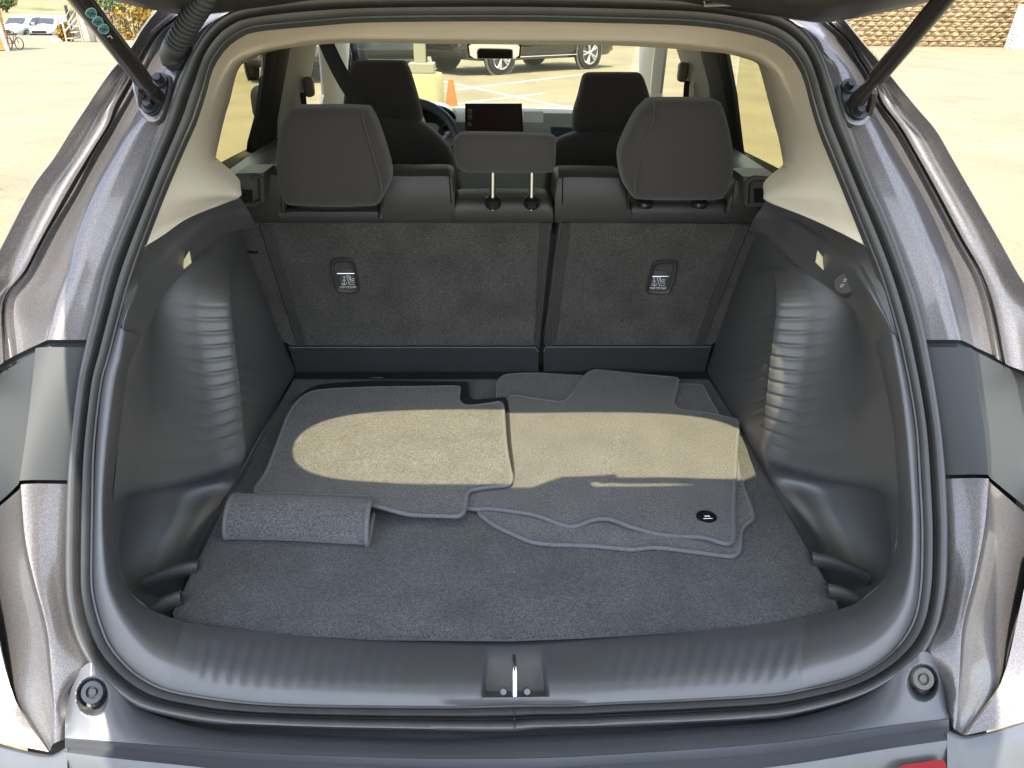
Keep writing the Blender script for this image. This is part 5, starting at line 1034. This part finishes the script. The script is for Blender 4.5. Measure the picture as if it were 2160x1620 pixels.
# ================================================================== floor mats lying on the cargo floor
def matslab(name,label,out,z,th=.006,bind=True,warp=None,mt=M_MAT,cat='floor mat',bm_=M_BIND,r=.0042):
    Pn=dens([onZ(px,py,z+th) for px,py in crl_2(out)],.004) if False else None
    Q=[onZ(p.x,p.y,z+th) for p in crl([Vector((x,y,0)) for x,y in out],4,closed=True)]
    Q=dens(Q,.006); c=sum(Q,Vector())/len(Q); e=empty(name,(c.x,c.y,z)); tag(e,label,cat,'loose floor mats heaped in the cargo bay')
    if warp: W_=lambda p: Vector((p.x,p.y,p.z+warp(p)))
    else: W_=lambda p:p
    # triangulated top with interior points for a gentle drape
    bm=bmesh.new(); vt=[bm.verts.new(p) for p in Q]; f=bm.faces.new(vt); bmesh.ops.triangulate(bm,faces=[f],ngon_method='EAR_CLIP')
    xs_=[p.x for p in Q]; ys_=[p.y for p in Q]
    for i in range(1,int((max(xs_)-min(xs_))/.03)+1):
        x=min(xs_)+i*.03; bmesh.ops.bisect_plane(bm,geom=bm.verts[:]+bm.edges[:]+bm.faces[:],plane_co=(x,0,0),plane_no=(1,0,0))
    for i in range(1,int((max(ys_)-min(ys_))/.03)+1):
        y=min(ys_)+i*.03; bmesh.ops.bisect_plane(bm,geom=bm.verts[:]+bm.edges[:]+bm.faces[:],plane_co=(0,y,0),plane_no=(0,1,0))
    g=bmesh.ops.extrude_face_region(bm,geom=bm.faces[:])
    for v in g['geom']:
        if isinstance(v,bmesh.types.BMVert): v.co.z-=th
    vs=[W_(v.co.copy()) for v in bm.verts]; fs=[[v.index for v in q.verts] for q in bm.faces]; bm.verts.index_update(); 
    bm.verts.ensure_lookup_table(); bm.faces.ensure_lookup_table()
    idx={v:i for i,v in enumerate(bm.verts)}; vs=[W_(v.co.copy()) for v in bm.verts]; fs=[[idx[v] for v in q.verts] for q in bm.faces]; bm.free()
    obj('pile',vs,fs,mt,e,angle=35)
    if bind:
        bp=dens(Q,.0011); path=[W_(p+Vector((0,0,-th*.45))) for p in bp]; rr=[r*(1.0+.13*(1 if i%3==0 else (-.6 if i%3==1 else 0))) for i in range(len(path))]
        obj('edge_binding',*tube(path,rr,8,closed=True),bm_,e,angle=60)
    return e
def bump_(cx,cy,sx_,sy_,h): return lambda p: h*math.exp(-((p.x-cx)/sx_)**2-((p.y-cy)/sy_)**2)
matD=matslab('floor_mat','dark grey floor mat peeking out under the mat with the round black clip',[(1048,838),(1049,812),(1056,797),(1075,789),(1130,787),(1220,792),(1330,800),(1432,809),(1478,811),(1488,822),(1500,845),(1520,880),(1552,960),(1558,1000),(1573,1040),(1587,1078),(1586,1093),(1570,1106),(1562,1122),(1560,1155),(1551,1168),(1530,1170),(1455,1160),(1380,1152),(1330,1156),(1255,1149),(1155,1145),(1115,1138),(1080,1123),(1048,1108),(1022,1090),(1008,1072),(1000,1000),(1020,900)],FZ+.001)
wv_=lambda p: .004*math.sin(p.x*38+1)*math.exp(-((p.y-1.03)/.06)**2)+.003*math.exp(-((p.x-.08)/.02)**2)*math.exp(-((p.y-1.2)/.12)**2)+.003*math.exp(-((p.x-.2-(p.y-1.2)*.3)/.02)**2)*math.exp(-((p.y-1.25)/.12)**2)
matC=matslab('floor_mat','grey front floor mat with a round black clip near its lower right corner',[(1062,850),(1072,838),(1084,833),(1130,840),(1175,846),(1190,845),(1205,832),(1222,808),(1238,788),(1255,780),(1275,781),(1330,787),(1380,792),(1424,796),(1431,802),(1427,818),(1421,845),(1426,857),(1442,864),(1492,870),(1542,881),(1554,885),(1557,893),(1552,960),(1550,1010),(1547,1060),(1547,1110),(1546,1132),(1540,1144),(1525,1146),(1480,1133),(1405,1122),(1330,1110),(1292,1097),(1267,1094),(1242,1097),(1212,1105),(1180,1100),(1130,1085),(1080,1077),(1035,1070),(980,1064),(960,1000),(985,900)],FZ+.008,warp=wv_)
zc=FZ+.015
c=onZ(1490,1092,zc); q=obj('mat_clip',*lathe(c,(0,0,1),[(0,.004),(.010,.0035),(.0175,.003),(.0185,.0),(.018,-.004)],32),M_GLOSS,matC)
eb=B()
for u in (-1,1): eb.add(*tube([c+Vector((u*.0052,-.0055,.0045)),c+Vector((u*.0036,.0065,.0045))],.0007,6))
eb.add(*tube([c+Vector((-.0046,-.0012,.0045)),c+Vector((.0046,-.0012,.0045))],.0007,6)); eb.add(*tube([c+Vector((-.008,-.008,.0042)),c+Vector((.008,-.008,.0042))],.0004,5))
obj('clip_emblem',eb.v,eb.f,M_CHROME,q)
matB=matslab('floor_mat','black edged floor mat showing only a thin rim behind the top left mat',[(640,829),(664,815),(700,808),(800,803),(890,804),(975,805),(986,808),(989,830),(997,842),(1027,841),(1058,838),(1068,842),(1072,867),(1076,930),(1083,1000),(1070,1015),(1000,1020),(700,1040),(560,1030),(600,930),(615,860)],FZ+.010,mt=M_MATD,bm_=mat('black_binding',(.03,.03,.033),.8),r=.0028)
# top left mat: flat sheet whose front-left flap rolls under
A=[(540,1046),(565,987),(590,922),(605,880),(622,852),(640,835),(670,823),(765,817),(890,815),(960,814),(968,818),(966,837),(972,849),(988,855),(1035,850),(1053,847),(1060,855),(1062,880),(1066,935),(1074,985),(1079,1005),(1074,1018),(1060,1022),(1027,1025),(995,1031),(984,1040),(981,1065),(977,1078),(968,1085),(952,1086),(840,1082),(785,1077),(776,1060),(700,1056),(600,1050)]
matA=matslab('floor_mat','grey floor mat on top at the left, its front flap rolled under',A,FZ+.018,warp=lambda p: .016*(1-smooth(1.09,1.20,p.y))*(1-smooth(-.24,-.16,p.x)))
# the rolled flap: a sheet that continues from the front edge, bulges and tucks back under
zt=FZ+.052
lp=[onZ(x,y,zt) for x,y in ((484,1056),(560,1057),(640,1060),(700,1063),(760,1066),(776,1068))]
sec=[(.045,-.016),(.018,.0),(-.006,.001),(-.028,-.008),(-.043,-.024),(-.048,-.038),(-.042,-.049),(-.022,-.051),(.006,-.047),(.035,-.044)]
lpc=crl(lp,6); sc2=crl([Vector((0,a,b_)) for a,b_ in sec],5)
rows=[[Vector((0,0,0)) for _ in range(1)]]
outer=[[p+Vector((-.004*math.sin(k*.4),q.y,q.z)) for k,p in enumerate(lpc)] for q in sc2]
inner=[]
for i,q in enumerate(sc2):
    a=sc2[max(0,i-1)]; b_=sc2[min(len(sc2)-1,i+1)]; t=(b_-a).normalized(); nn=Vector((0,-t.z,t.y)); inner.append([p+Vector((0,q.y,q.z))+nn*(.005) for p in lpc])
# tapered left end: the corner is rounded
def rnd_end(rows):
    for r in rows:
        for k in range(4): r[k]=r[k]+Vector((.010*(4-k)/4*0,0,0))
    return rows
va,fa=loft(outer,closed=False); vb,fb=loft(inner,closed=False); bb=B().add(va,fa).add(vb,fb)
m_=len(lpc)
bb.f+=[(i*m_,(i+1)*m_,len(va)+(i+1)*m_,len(va)+i*m_) for i in range(len(sc2)-1)]+[(i*m_+m_-1,(i+1)*m_+m_-1,len(va)+(i+1)*m_+m_-1,len(va)+i*m_+m_-1) for i in range(len(sc2)-1)]
bb.out('rolled_flap',M_MAT,matA,angle=50)
for side,k in (('l',0),('r',m_-1)):
    path=[(outer[i][k]+inner[i][k])/2 for i in range(len(sc2))]; path=resamp(crl(path,6),150,closed=False)
    rr=[.0045*(1.0+.13*(1 if i%3==0 else (-.6 if i%3==1 else 0))) for i in range(len(path))]
    obj('edge_binding',*tube(path,rr,8),M_BIND,matA,angle=60)
